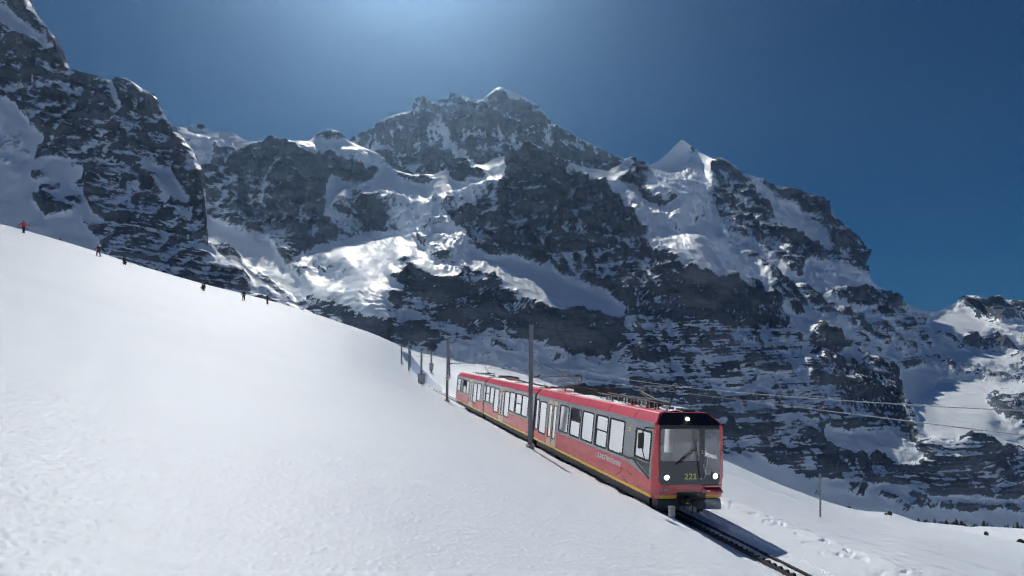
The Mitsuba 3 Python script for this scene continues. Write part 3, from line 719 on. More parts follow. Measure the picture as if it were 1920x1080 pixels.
for c, (s0, s1) in enumerate(SPANS):
    car = numbered('carriage', TRAIN)
    outer = solid_s(SECTION, s0, s1)
    inner = solid_s(INNER, s0 + .10, s1 - .06)
    if c == 0:
        outer = outer ^ nose(s0, s1, True)
        inner = inner ^ nose(s0 + .07, s1, True)
    if c == 2:
        outer = outer ^ nose(s0, s1, False)
        inner = inner ^ nose(s0, s1 - .07, False)
    shell = outer - inner
    for a, b, h0, h1, kind in WINDOWS[c]:
        shell = shell - mbox(a, b, -1.6, 1.6, h0, h1)
    for pair in DOORS[c]:
        shell = shell - mbox(s_at(pair[1]), s_at(pair[0]), 1.2, 1.6, .52, 2.80)
    if c == 0:
        shell = shell - mbox(.40, 1.5, -1.6, 1.6, 1.66, 2.62)
        for shape in (MAIN_PANE.buffer(.02), DOOR_PANE.buffer(.02)):
            cs = m3.CrossSection([list(shape.exterior.coords)[:-1][::-1]])
            hole = m3.Manifold.extrude(cs, 1.2).transform(np.array([[0, 0, 1, -.4], [1, 0, 0, 0], [0, 1, 0, 0]], float))
            shell = shell - hole
        dip_line = [(1.335, s0 - .1), (1.335, s0 - .1), (1.335, s1 + .1), (0.2, s1 + .1), (0.2, s0 - .1)]
        red_cut = solid_v([(0.2, -.2), (0.2, s1 + .1), (1.345, s1 + .1), (1.345, 2.1), (1.02, .30), (1.02, .21), (2.985, .26), (2.985, -.2)][::1], -1.7, 1.7)
        if red_cut.volume() <= 0:
            red_cut = solid_v([(0.2, -.2), (0.2, s1 + .1), (1.345, s1 + .1), (1.345, 2.1), (1.02, .30), (1.02, .21), (2.985, .26), (2.985, -.2)][::-1], -1.7, 1.7)
    else:
        red_cut = mbox(s0 - .1, s1 + .1, -1.7, 1.7, .2, 1.345)
    roof_cut = mbox(s0 - .2, s1 + .2, -1.7, 1.7, 2.985, 3.6)
    lower = shell ^ red_cut
    belt = (shell - red_cut) - roof_cut
    roof = shell ^ roof_cut
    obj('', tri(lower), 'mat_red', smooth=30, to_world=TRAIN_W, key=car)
    obj('window_band', tri(belt), 'mat_belt', car, 30, TRAIN_W)
    obj('roof', tri(roof), 'mat_roof_red', car, 30, TRAIN_W)
    # roof joints: thin cover strips across the slanted roof edge
    for j in np.arange(s0 + 1.9, s1 - .6, 2.35):
        strip = solid_s([(1.293, 2.985), (1.038, 3.30), (1.03, 3.295), (1.27, 2.985)], j, j + .03)
        strip = strip.translate((0, .006, .006))
        obj('roof_joint', tri(strip), 'mat_roof_red', car, False, TRAIN_W)
    # stripe along the lower edge, gutter below the roof
    st0, st1 = (s0 + .2 if c == 0 else s0), (s1 - .2 if c == 2 else s1)
    for side in (1, -1):
        obj('yellow_stripe', side_plate(shapely.box(st0, .425, st1, .535), .006, .012, side), 'mat_yellow', car, False, TRAIN_W)
        obj('gutter', side_plate(shapely.box(st0 + .05, 2.955, st1, 2.985), .022, .03, side), 'mat_belt', car, False, TRAIN_W)
    obj('underframe', cat(bx(s0 + .5, s1 - .2, -1.26, 1.26, .10, .419)), 'mat_under', car, False, TRAIN_W)
    for bs in (s0 + 2.6, s1 - 2.6):
        bg = obj('bogie', cat(bx(bs - 1.2, bs + 1.2, -.74, -.62, -.14, .10), bx(bs - 1.2, bs + 1.2, .62, .74, -.14, .10), bx(bs - .3, bs + .3, -.62, .62, -.05, .099)), 'mat_under', car, False, TRAIN_W)
        for q in (-.85, .85):
            for side in (-.5, .5):
                wh = trimesh.creation.cylinder(.34, .12, sections=24)
                wh.apply_transform(trimesh.transformations.rotation_matrix(math.pi / 2, (1, 0, 0)))
                obj('wheel', moved(wh, bs + q, side, -.06), 'mat_under', car, 35, TRAIN_W)
    # windows of the seen side, plain panes on the far side
    for a, b, h0, h1, kind in WINDOWS[c]:
        ring = rounded(a - .055, b + .055, h0 - .055, h1 + .055, .11)
        hole = rounded(a + .015, b - .015, h0 + .015, h1 - .015, .07)
        obj('window_frame', side_plate(ring.difference(hole), .014, .05), 'mat_rubber', car, False, TRAIN_W)
        mid = h0 + (h1 - h0) * (.55 if kind == 'o' else .52)
        if kind == 'o':
            obj('window', side_plate(rounded(a, b, h0, mid, .05), -.012, .008), 'mat_mirror_glass', car, False, TRAIN_W)
            obj('window', side_plate(rounded(a, b, h0 + .02, mid + .01, .05), -.045, .008), 'mat_mirror_glass', car, False, TRAIN_W)
            obj('window_bar', side_plate(shapely.box(a + .016, mid - .02, b - .016, mid + .025), .006, .03), 'mat_rubber', car, False, TRAIN_W)
        elif kind == 'd':
            obj('window', side_plate(rounded(a, b, h0, mid, .05), -.012, .008), 'mat_mirror_glass', car, False, TRAIN_W)
            obj('window', side_plate(rounded(a, b, mid, h1, .05), -.024, .008), 'mat_mirror_glass', car, False, TRAIN_W)
            obj('window_bar', side_plate(shapely.box(a + .016, mid - .025, b - .016, mid + .025), .006, .03), 'mat_rubber', car, False, TRAIN_W)
            obj('window_bar', side_plate(shapely.box(b - .14, h0 + .016, b - .016, mid - .026), .006, .03), 'mat_rubber', car, False, TRAIN_W)
        else:
            obj('window', side_plate(rounded(a, b, h0, h1, .06), -.012, .008), 'mat_mirror_glass', car, False, TRAIN_W)
        obj('window', side_plate(rounded(a, b, h0, h1, .06), -.012, .008, -1), 'mat_glass', car, False, TRAIN_W)
    # doors: two leaves with a long pane each
    for pair in DOORS[c]:
        b, a = s_at(pair[0]), s_at(pair[1])
        w = b - a
        leaf = shapely.box(a + .012, .53, b - .012, 2.86).difference(rounded(a + .17 * w, b - .17 * w, .95, 2.62, .06))
        obj('door', side_plate(leaf, .02, .04), 'mat_cream', car, False, TRAIN_W)
        obj('door_window', side_plate(rounded(a + .15 * w, b - .15 * w, .93, 2.64, .06), -.002, .008), 'mat_mirror_glass', car, False, TRAIN_W)
        rim = rounded(a + .13 * w, b - .13 * w, .91, 2.66, .08).difference(rounded(a + .18 * w, b - .18 * w, .96, 2.61, .05))
        obj('door_seal', side_plate(rim, .024, .012), 'mat_rubber', car, False, TRAIN_W)
    # snow lying on the roof
    ns, nv = int((s1 - s0) * 7), 17
    gs, gv = np.meshgrid(np.linspace(s0 + .7, s1 - .1, ns), np.linspace(-.94, .94, nv), indexing='ij')
    hh = fbm3(np.stack([gs * 1.1, gv * 2.0, gs * 0 + c], -1), 4, 33)
    edge = np.clip((0.94 - np.abs(gv)) / .16, 0, 1)
    thick = np.clip(hh - (.36 if c else .43), -.05, 1) * .32 * edge
    snow = np.stack([gs, gv, 3.338 + thick], -1).reshape(-1, 3)
    obj('roof_snow', trimesh.Trimesh(snow, grid_faces(ns, nv)[:, ::-1], process=False), 'mat_snow', car, True, TRAIN_W)
    RW[c] = car

for s0, s1 in ((14.02, 14.36), (28.08, 28.42)):
    fold = []
    for i in range(5):
        a = s0 + .01 + i * .065
        fold.append(tri(solid_s([(v * (.955 if i % 2 else .985), h if h > .5 else .46) for v, h in SECTION], a, a + .063)))
    obj('bellows', cat(*fold), 'mat_rubber', TRAIN, False, TRAIN_W)

# ---- the front of the leading carriage
car = RW[0]
panel = rounded(-1.19, 1.19, .89, 2.935, .16).union(shapely.box(-1.17, 2.6, 1.17, 2.935))
panel = panel.difference(MAIN_PANE).difference(DOOR_PANE)
obj('windscreen_surround', front_plate(panel, .016, .04), 'mat_panel', car, False, TRAIN_W)
obj('windscreen', front_plate(MAIN_PANE.buffer(.03), .004, .006), 'mat_glass', car, False, TRAIN_W)
obj('windscreen', front_plate(DOOR_PANE.buffer(.03), .004, .006), 'mat_glass', car, False, TRAIN_W)
hood = shapely.Polygon([(-1.22, 2.945), (1.22, 2.945), (1.16, 3.06), (.93, 3.30), (.84, 3.338), (-.84, 3.338), (-.93, 3.30), (-1.16, 3.06)])
hood = hood.buffer(-.02).buffer(.02)
hb = hood
hm = []
for lo, hi in ((2.945, 3.02), (3.02, 3.10), (3.10, 3.18), (3.18, 3.26), (3.26, 3.338)):
    piece = hood.intersection(shapely.box(-2, lo, 2, hi))
    if not piece.is_empty:
        hm.append(front_plate(piece, .02, .05))
obj('front_hood', cat(*hm), 'mat_black', car, False, TRAIN_W)


def lamp_at(v, h, r):
    """Headlight: bezel, lens and the lit reflector behind it."""
    s = float(windscreen_plane([(v, h)])[0, 0])
    bez = lathe([(r * .86, .0), (r * 1.22, .0), (r * 1.22, .03), (r * 1.0, .05), (r * .86, .05), (r * .86, .0)], 24)
    lens = lathe([(0, .035), (r * .5, .032), (r * .85, .015), (r * .85, .0), (0, .0)], 24)
    m = np.eye(4)
    m[:3, 0], m[:3, 1], m[:3, 2], m[:3, 3] = (0, 1, 0), (0, 0, 1), (-1, 0, 0), (s - .016, v, h)
    m[:3, 0] = (0, -1, 0)
    for q in (bez, lens):
        q.apply_transform(m)
    k = numbered('headlight', car)
    scene[k] = mikit.ply(lens, 'mat_white', smooth=35, to_world=TRAIN_W, emitter={'type': 'area', 'radiance': {'type': 'rgb', 'value': [14, 14.5, 14]}})
    obj('headlight_bezel', bez, 'mat_steel', car, 35, TRAIN_W)


lamp_at(.92, 1.16, .10)
lamp_at(-.97, 1.19, .10)
lamp_at(.03, 3.13, .085)


def front_text(text, v_left, h, size, mat, name, depth=.006):
    t = meshkit.text_mesh(text, size, depth, bold=True)
    v = np.array(t.vertices)
    q = windscreen_plane(np.stack([v_left - v[:, 0], h + v[:, 1]], 1))
    q[:, 0] -= .017 + v[:, 2]
    obj(name, trimesh.Trimesh(q, t.faces, process=False), mat, car, False, TRAIN_W)


def side_text(text, s_left, h, size, mat, name, bold=False):
    """Lettering on the left side, reading towards the nose."""
    t = meshkit.text_mesh(text, size, .004, bold=bold)
    v = np.array(t.vertices)
    hh = h + v[:, 1]
    hw = np.interp(hh, [q[1] for q in HALF], [q[0] for q in HALF])
    q = np.stack([s_left - v[:, 0], hw + .003 + v[:, 2], hh], 1)
    obj(name, trimesh.Trimesh(q, t.faces, process=False), mat, car, False, TRAIN_W)


plain('mat_yellow_print', (0.98, 0.86, 0.16), 0.4)
front_text('221', .235, 1.085, .19, 'mat_yellow_print', 'number')
t0 = meshkit.text_mesh('JUNGFRAUBAHN', .19, .004)
side_text('JUNGFRAUBAHN', 4.85, 1.02, .19 * 2.25 / float(t0.bounds[1, 0]), 'mat_white', 'lettering', True)
side_text('221', 2.28, 2.46, .13, 'mat_yellow_print', 'number')

# wiper, door posts and rails of the front
fw = lambda v, h, lift=.05: tuple(windscreen_plane([(v, h)], lift)[0])
obj('wiper', cat(tube([fw(-.39, 1.12), fw(-.30, 1.7), fw(-.22, 2.18), fw(-.21, 2.46)], .016), tube([fw(-.21, 2.17), fw(-.05, 2.06), fw(.53, 1.62)], .013),
                 tube([fw(-.21, 2.09, .04), fw(.40, 1.64, .04)], .009), tube([fw(.22, 1.86, .035), fw(.56, 1.58, .035)], .022)), 'mat_black', car, 35, TRAIN_W)
obj('door_rail', tube([fw(-.70, 1.94), fw(-.66, 1.7), fw(-.55, 1.12)], .014), 'mat_white', car, 35, TRAIN_W)
obj('door_rail', tube([fw(-1.27, 2.10, .0), fw(-1.27, 2.06, .06), fw(-1.27, 1.12, .06), fw(-1.27, 1.08, .0)], .016), 'mat_steel', car, 35, TRAIN_W)
for v, h in ((-.47, 2.06), (-.48, 1.98), (-.53, 1.58), (-.54, 1.50), (-.44, 1.10)):
    b = lathe([(0, .03), (.022, .025), (.026, 0), (0, 0)], 10)
    m = np.eye(4)
    m[:3, 0], m[:3, 1], m[:3, 2], m[:3, 3] = (0, -1, 0), (0, 0, 1), (-1, 0, 0), fw(v, h, .017)
    b.apply_transform(m)
    obj('door_bolt', b, 'mat_white', car, 35, TRAIN_W)
# bumper: yellow edge left and right of the coupler, socket, step bar
bump = shapely.box(.50, .425, 1.145, .535)
obj('yellow_stripe', front_plate(bump, .006, .012), 'mat_yellow', car, False, TRAIN_W)
obj('yellow_stripe', front_plate(shapely.box(-1.145, .425, -.66, .535), .006, .012), 'mat_yellow', car, False, TRAIN_W)
for v0, v1 in ((1.145, 1.38), (-1.145, -1.38)):
    m = bx(0, math.hypot(.2, .24) - .012, -.006, .006, .425, .535)
    m.apply_transform(trimesh.transformations.rotation_matrix(math.atan2((v1 - v0) * .99, .2), (0, 0, 1)))
    m.apply_translation((.004, v0 * 1.0 + (.012 if v0 > 0 else -.012), 0))
    obj('yellow_stripe', m, 'mat_yellow', car, False, TRAIN_W)
sock = lathe([(0, .03), (.05, .03), (.068, .018), (.068, 0), (0, 0)], 16)
mm = np.eye(4)
mm[:3, 0], mm[:3, 1], mm[:3, 2], mm[:3, 3] = (0, -1, 0), (0, 0, 1), (-1, 0, 0), (0, .93, .72)
sock.apply_transform(mm)
obj('marker_lamp', sock, 'mat_steel', car, 35, TRAIN_W)
obj('step_bar', cat(bx(-.10, -.04, -1.22, -.55, .83, .865), bx(-.05, .03, -1.2, -1.16, .83, .86), bx(-.05, .03, -.62, -.58, .83, .86)), 'mat_steel', car, False, TRAIN_W)
shelf = tri(solid_v([(.60, .0), (.60, -.16), (.68, -.24), (.74, -.05), (.82, .0)], -1.2, -.56)) if False else tri(m3.Manifold.hull_points([(.0, -1.2, .58), (-.2, -1.2, .64), (-.2, -1.2, .68), (.0, -1.2, .80), (.0, -.48, .58), (-.2, -.62, .64), (-.2, -.62, .68), (.0, -.5, .80)]))
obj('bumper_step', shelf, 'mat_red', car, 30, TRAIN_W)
# coupler recess and coupler
obj('coupler_recess', cat(bx(-.012, .02, -.62, .49, .425, .64), bx(.0, .4, -.6, .48, .15, .42)), 'mat_black', car, False, TRAIN_W)
cp = [tube([(.1, -.05, .36), (-.55, -.05, .36)], .07, 12), bx(-.72, -.5, -.19, .09, .24, .46), tube([(-.3, -.42, .44), (-.3, .22, .44)], .05, 10),
      tube([(-.12, .30, .50), (-.22, .30, .30), (-.15, .24, .10)], .022), tube([(-.12, .20, .48), (-.3, .2, .25), (-.12, .12, .12)], .018),
      tube([(-.1, -.40, .48), (-.28, -.38, .26), (-.1, -.30, .12)], .02), bx(-.62, -.52, -.14, -.10, .12, .24), bx(-.66, -.56, -.02, .04, .08, .24),
      tube([(-.4, .1, .30), (-.4, .1, .02)], .03), tube([(-.4, -.24, .30), (-.4, -.24, .06)], .025)]
obj('coupler', cat(*cp), 'mat_under', car, 35, TRAIN_W)
obj('hose_ring', tube([(-.32, .31, .33), (-.32, .22, .33)], .028), 'mat_yellow', car, 35, TRAIN_W)
for v0, v1, mat in ((.46, 1.22, 'mat_under'), (-1.20, -.56, 'mat_belt')):
    w = m3.Manifold.hull_points([(-.05, v0, .40), (-.05, v1, .40), (.35, v0, .40), (.35, v1, .40), (-.16, v0, .12), (-.02, v1, .12), (-.10, v0, .03), (.04, v1, .03), (.35, v0, .03), (.35, v1, .03)])
    obj('snow_plough', tri(w), mat, car, 30, TRAIN_W)
# cab
obj('cab_wall', cat(bx(1.88, 1.92, -1.2, 1.2, .6, 2.95), bx(1.86, 1.88, -.55, .10, .62, 2.7)), 'mat_cab', car, False, TRAIN_W)
obj('cab_wall_window', cat(bx(1.845, 1.86, .30, .95, 1.75, 2.72), bx(1.845, 1.858, -.42, -.02, 1.7, 2.62)), 'mat_mirror_glass', car, False, TRAIN_W)
desk = m3.Manifold.hull_points([(.14, -.38, .95), (.14, 1.16, .95), (.20, -.38, 1.66), (.20, 1.16, 1.66), (.62, -.38, 1.60), (.62, 1.16, 1.60), (.55, -.38, .95), (.55, 1.16, .95)])
obj('control_desk', tri(desk), 'mat_dash', car, 30, TRAIN_W)
obj('cab_floor', bx(.12, 1.86, -1.25, 1.25, .86, .9), 'mat_dash', car, False, TRAIN_W)
seat = cat(bx(1.15, 1.6, .2, .68, 1.32, 1.42), bx(1.56, 1.66, .2, .68, 1.4, 2.05), tube([(1.38, .44, .9), (1.38, .44, 1.33)], .06))
obj('driver_seat', seat, 'mat_dash', car, 35, TRAIN_W)
# left cab window with its triangle below, black slanting trim, mirror
a, b, h0, h1 = .40, 1.5, 1.66, 2.62
obj('window_frame', side_plate(rounded(a - .06, b + .06, h0 - .06, h1 + .06, .07).difference(rounded(a + .015, b - .015, h0 + .015, h1 - .015, .04)), .014, .05), 'mat_rubber', car, False, TRAIN_W)
obj('window', side_plate(rounded(a, b, h0, h1, .04), -.012, .008), 'mat_mirror_glass', car, False, TRAIN_W)
obj('window', side_plate(rounded(a, b, h0, h1, .04), -.012, .008, -1), 'mat_glass', car, False, TRAIN_W)
obj('window_frame', side_plate(rounded(a - .06, b + .06, h0 - .06, h1 + .06, .07).difference(rounded(a + .015, b - .015, h0 + .015, h1 - .015, .04)), .014, .05, -1), 'mat_rubber', car, False, TRAIN_W)
obj('quarter_window', side_plate(shapely.Polygon([(.34, 1.55), (1.42, 1.55), (.34, 1.16)]), .008, .02), 'mat_panel', car, False, TRAIN_W)
obj('trim', side_plate(shapely.LineString([(2.75, 1.52), (2.0, 1.47), (1.62, 1.52), (.30, 1.05)]).buffer(.04, cap_style='flat'), .016, .02), 'mat_black', car, False, TRAIN_W)
obj('trim', side_plate(shapely.LineString([(1.5, 1.56), (.9, 1.44), (.36, 1.55)]).buffer(.022, cap_style='flat'), .019, .02), 'mat_black', car, False, TRAIN_W)
mir = cat(tube([(.28, 1.30, 2.80), (.30, 1.62, 2.82), (.42, 1.66, 2.62)], .02), tri(m3.Manifold.hull_points([(q[0] + .40, q[1] + 1.60, q[2]) for q in [(0, 0, 2.08), (.09, 0, 2.08), (0, .2, 2.08), (.07, .2, 2.08), (0, 0, 2.62), (.09, 0, 2.62), (0, .2, 2.62), (.07, .2, 2.62)]])),
          tube([(.45, 1.64, 2.1), (.45, 1.5, 1.62)], .018))
obj('mirror', mir, 'mat_black', car, 35, TRAIN_W)
# dark red zigzag hairlines laid on the lower panel
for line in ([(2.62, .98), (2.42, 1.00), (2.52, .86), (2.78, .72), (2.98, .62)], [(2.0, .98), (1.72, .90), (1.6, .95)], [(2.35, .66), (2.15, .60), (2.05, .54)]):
    obj('panel_line', side_plate(shapely.LineString(line).buffer(.018, cap_style='flat'), .004, .006), 'mat_dark_red', car, False, TRAIN_W)


# ---- roof gear
def insulator(h=.26, r=.07):
    pr = [(0, 0), (r * .5, 0)]
    for i in range(4):
        z = h * (i + .3) / 4.4
        pr += [(r * .5, z), (r, z + .012), (r * .55, z + .03)]
    return lathe(pr + [(r * .45, h), (0, h)], 12)


def pantograph(parent, s, v, up, flip=1):
    p = numbered('pantograph', parent)
    z = 3.56
    base = [tube([(s - .6, v - .42, z), (s + .6, v - .42, z)], .025), tube([(s - .6, v + .42, z), (s + .6, v + .42, z)], .025), tube([(s - .6, v - .42, z), (s - .6, v + .42, z)], .025), tube([(s + .6, v - .42, z), (s + .6, v + .42, z)], .025),
            bx(s - .2, s + .2, v - .15, v + .15, z - .05, z + .07)]
    kx, kz = s + flip * 1.15, z + .10 + up * .45
    tx, tz = s - flip * .15, z + .16 + up
    base += [tube([(s - flip * .3, v, z + .04), (kx, v, kz)], .035), tube([(s - flip * .1, v + .08, z), (kx - .1, v + .08, kz - .05)], .014),
             tube([(kx, v - .1, kz), (tx, v - .38, tz)], .022), tube([(kx, v + .1, kz), (tx, v + .38, tz)], .022), tube([(kx, v - .12, kz), (kx, v + .12, kz)], .03)]
    obj('', cat(*base), 'mat_under', None, 35, TRAIN_W, key=p)
    for o in (-.13, .13):
        head = tube([(tx + o, v - .72, tz - .10), (tx + o, v - .55, tz + .02), (tx + o, v + .55, tz + .02), (tx + o, v + .72, tz - .10)], .02)
        scene[f'{p}_head' if False else numbered('pantograph_strip', parent)] = mikit.ply(head, 'mat_copper', smooth=35, to_world=TRAIN_W)
    for a in (-.55, .55):
        for b in (-.40, .40):
            obj('insulator', moved(insulator(.2, .06), s + a, v + b, 3.345), 'mat_brown', parent, 35, TRAIN_W)


def ribbed_box(parent, s0, s1, v0, v1, h, n, name='resistor_box'):
    k = obj(name, cat(bx(s0, s1, v0, v1, 3.345, 3.37 + h)), 'mat_under', parent, False, TRAIN_W)
    for i in range(n):
        a = s0 + (s1 - s0) * (i + .3) / n
        obj('cooling_rib', cat(bx(a, a + .03, v1 + .001, v1 + .03, 3.40, 3.34 + h), bx(a, a + .03, v0 + .02, v1 - .02, 3.371 + h, 3.395 + h)), 'mat_black', parent, False, TRAIN_W)


rng = random.Random(5)
car = RW[0]
pantograph(car, 3.0, -.15, .42, 1)
pantograph(car, 12.6, -.1, .12, -1)
ribbed_box(car, 7.4, 10.6, -.75, .35, .34, 26)
for i in range(9):
    for v in (.62, .38):
        a = 1.5 + .62 * i + (.2 if v < .5 else 0)
        obj('insulator', moved(insulator(.22 + .05 * (i % 3), .055), a, v, 3.345), 'mat_black', car, 35, TRAIN_W)
for i in range(7):
    a = 1.3 + .8 * i
    obj('roof_box', bx(a, a + .42 + .15 * (i % 2), -.05, .26, 3.345, 3.47 + .06 * (i % 3)), 'mat_under' if i % 2 else 'mat_ceramic', car, False, TRAIN_W)
for v, h in ((.62, 3.60), (.38, 3.57), (.1, 3.62)):
    obj('bus_bar', tube([(1.4, v, h), (3.2, v, h + .02), (5.0, v, h - .02), (6.9, v, h)], .018), 'mat_copper' if v < .2 else 'mat_under', car, 35, TRAIN_W)
for i in range(8):
    a = 4.3 + .28 * i
    obj('roof_bar', tube([(a, -.8, 3.50), (a, -.05, 3.50)], .022), 'mat_steel', car, 35, TRAIN_W)
obj('roof_duct', cat(bx(.75, 1.25, -.6, -.1, 3.345, 3.44), tube([(1.0, .3, 3.345), (1.0, .3, 3.62)], .018)), 'mat_under', car, 35, TRAIN_W)
obj('antenna', cat(bx(.9, 1.02, .42, .46, 3.345, 3.52)), 'mat_ceramic', car, False, TRAIN_W)
car = RW[1]
obj('roof_cable', tube([(14.8, .45, 3.42), (18.0, .5, 3.44), (21.5, .45, 3.50), (25.0, .35, 3.56)], .055), 'mat_black', car, 35, TRAIN_W)
ribbed_box(car, 24.2, 27.2, -.4, .5, .22, 14)
obj('roof_pipe', tube([(21.2, .55, 3.50), (24.6, .56, 3.54)], .03), 'mat_red', car, 35, TRAIN_W)
for i in range(5):
    obj('insulator', moved(insulator(.2, .06), 15.2 + 2.3 * i, .46, 3.345), 'mat_brown', car, 35, TRAIN_W)
car = RW[2]
pantograph(car, 33.5, -.1, .62, 1)
obj('roof_cable', tube([(28.8, .4, 3.46), (31.0, .42, 3.5), (38.5, .40, 3.48)], .045), 'mat_black', car, 35, TRAIN_W)
for i in range(6):
    obj('insulator', moved(insulator(.22, .06), 29.4 + 1.6 * i, .40, 3.345), 'mat_black', car, 35, TRAIN_W)

# ------------------------------------------------------------------ the track
TRACK = thing('railway_track', 'dark track with a toothed rack rail running through the snow in front of the train', 'railway track')


def bar_along(section, s0, s1):
    return tri(solid_s(section, s0, s1))


RAILSEC = [(-.035, -.005), (.035, -.005), (.035, -.035), (.012, -.05), (.012, -.12), (.06, -.14), (-.06, -.14), (-.012, -.12), (-.012, -.05), (-.035, -.035)][::-1]
for v in (-.5, .5):
    obj('rail', bar_along([(a + v, b) for a, b in RAILSEC], -19, 110), 'mat_rail', TRACK, False, TRACK_W)
teeth = [bar_along([(-.03, -.06), (.03, -.06), (.03, .035), (-.03, .035)][::1], -19, 110)]
k = -19.0
while k < 0.6:
    teeth.append(tri(m3.Manifold.hull_points([(k, -.045, .03), (k + .15, -.045, .03), (k, .045, .03), (k + .15, .045, .03), (k + .04, -.045, .085), (k + .10, -.045, .085), (k + .04, .045, .085), (k + .10, .045, .085)])))
    k += .24
obj('rack_rail', cat(*teeth), 'mat_rail', TRACK, False, TRACK_W)

# ------------------------------------------------------------------ masts, wires, markers
H_SEC = lambda w, d, t: shapely.box(-w / 2, -d / 2, w / 2, d / 2).difference(shapely.box(-w / 2 + t, -d / 2 - 1, -.012, d / 2 - t)) if False else shapely.union_all([shapely.box(-w / 2, d / 2 - t, w / 2, d / 2), shapely.box(-w / 2, -d / 2, w / 2, -d / 2 + t), shapely.box(-t / 2, -d / 2, t / 2, d / 2)])


def ground_at(x, y):
    return float(ground_full(np.array([[float(x)]]), np.array([[float(y)]]))[0, 0])


def mast(px, py_base, y, height, label, width=.26, lean=0.0, arm=None, box=None, plate=None):
    """A steel overhead-line mast with its own footing, and arms, cabinet or plate where it carries them."""
    x, _, zb = at(px, py_base, y)
    key = thing('overhead_line_mast', label, 'mast', 'steel masts of the overhead line')
    m = np.eye(4)
    m[:3, 3] = (x, y, min(zb, ground_at(x, y) + .05))
    top = zb + height
    h = top - m[2, 3]
    rot = trimesh.transformations.rotation_matrix(-lean, (0, 1, 0)) @ trimesh.transformations.rotation_matrix(math.atan2(D[1], D[0]) - math.pi / 2, (0, 0, 1))
    w2 = T(m @ rot)
    sh = trimesh.creation.extrude_polygon(H_SEC(width, width, .022), h + .6, engine='earcut')
    sh.apply_translation((0, 0, -.6))
    obj('pole', sh, 'mat_galvanised', key, False, w2)
    obj('footing', lathe([(0, -.5), (width * 1.25, -.5), (width * 1.25, .10), (width * 1.1, .16), (0, .16)], 12), 'mat_ceramic', key, 35, w2)
    obj('pole_cap', bx(-width * .56, width * .56, -width * .56, width * .56, h, h + .03), 'mat_galvanised', key, False, w2)
    if arm:
        z0, reach = arm
        a = cat(tube([(.1, 0, z0), (reach, 0, z0 + .05)], .032), tube([(.1, 0, z0 + .9), (reach * .8, 0, z0 + .04)], .022))
        obj('cantilever_arm', a, 'mat_galvanised', key, 35, w2)
        ins = insulator(.34, .075)
        ins.apply_transform(trimesh.transformations.rotation_matrix(math.pi / 2, (0, 1, 0)))
        obj('insulator', moved(ins, .16, 0, z0), 'mat_brown', key, 35, w2)
        obj('insulator', moved(ins, reach - .4, 0, z0 + .06), 'mat_brown', key, 35, w2)
        obj('wire_clamp', tube([(reach, 0, z0 + .05), (reach + .02, 0, z0 - .28)], .022), 'mat_under', key, 35, w2)
    if box:
        z0, z1, w = box
        cab = cat(bx(-w / 2, w / 2, -w * .55, -w * .10, z0, z1))
        obj('switch_cabinet', cab, 'mat_galvanised', key, False, w2)
        obj('cabinet_door', bx(-w * .42, w * .42, -w * .55 - .02, -w * .55 - .002, z0 + .08, z1 - .08), 'mat_ceramic', key, False, w2)
        obj('cabinet_roof', bx(-w * .56, w * .56, -w * .62, -w * .05, z1, z1 + .05), 'mat_under', key, False, w2)
    if plate:
        ring = trimesh.creation.annulus(.13, .26, .03, sections=20)
        ring.apply_transform(trimesh.transformations.rotation_matrix(math.pi / 2, (1, 0, 0)))
        obj('marker_ring', moved(ring, 0, -width * .56 - .02, plate), 'mat_white', key, 35, w2)
    return key


mast(994, 836, 30.8, 6.45, 'tall thick grey steel mast standing close in front of the train where its carriages join', .19, -.010, (3.75, 2.9))
mast(838, 752, 61.5, 6.65, 'dark steel mast carrying a white ring, next to the rear end of the train', .24, -.02, (4.0, 2.9), None, 2.5)
mast(789.5, 720, 84.0, 4.95, 'steel mast with a large grey switch cabinet at its foot, behind the train', .27, -.015, None, (.05, 1.45, .95))
mast(766.5, 704, 104.0, 6.2, 'bare dark mast rising from the snow slope, second from the left of the far group', .27, -.01)
mast(753, 693, 112.0, 4.9, 'leftmost far mast with a small dark box low on its shaft', .26, 0, None, (.15, 1.1, .62))
mast(808.5, 705, 118.0, 5.3, 'far mast with a small box below its middle, right of the cabinet mast', .27, 0, (3.9, -2.6), (1.2, 2.6, .8))
mast(769.5, 691, 138.0, 4.3, 'thin farthest mast, half hidden by the bare mast in front of it', .26, 0, (3.5, 2.6))
mast(843, 684, 118.0, 3.1, 'short thin mast far behind the rear of the train, right of the ring mast', .24, 0, (2.6, 3.2))

LINE = thing('overhead_line', 'thin pale overhead wires strung above the train roof and on towards the right', 'overhead line')


def wire(name, v, h0, sag, s0, s1, spans, r):
    p = []
    edges = [s0] + spans + [s1]
    for a, b in zip(edges[:-1], edges[1:]):
        for q in np.linspace(0, 1, 9)[:-1]:
            p.append((a + (b - a) * q, v, h0 - sag * 4 * q * (1 - q)))
    p.append((s1, v, h0))
    obj(name, tube(p, r, 6), 'mat_copper', LINE, 35, TRACK_W)


wire('contact_wire', -.12, 4.46, .02, -19.5, 75, [-12, 11.8, 42], .011)
wire('catenary_wire', -.12, 4.95, .30, -19.5, 75, [-12, 11.8, 42], .010)
for q in np.arange(-6.8, 42, 3.4):
    obj('dropper', tube([(q, -.12, 4.45), (q, -.12, 4.73)], .006, 5), 'mat_copper', LINE, 35, TRACK_W)


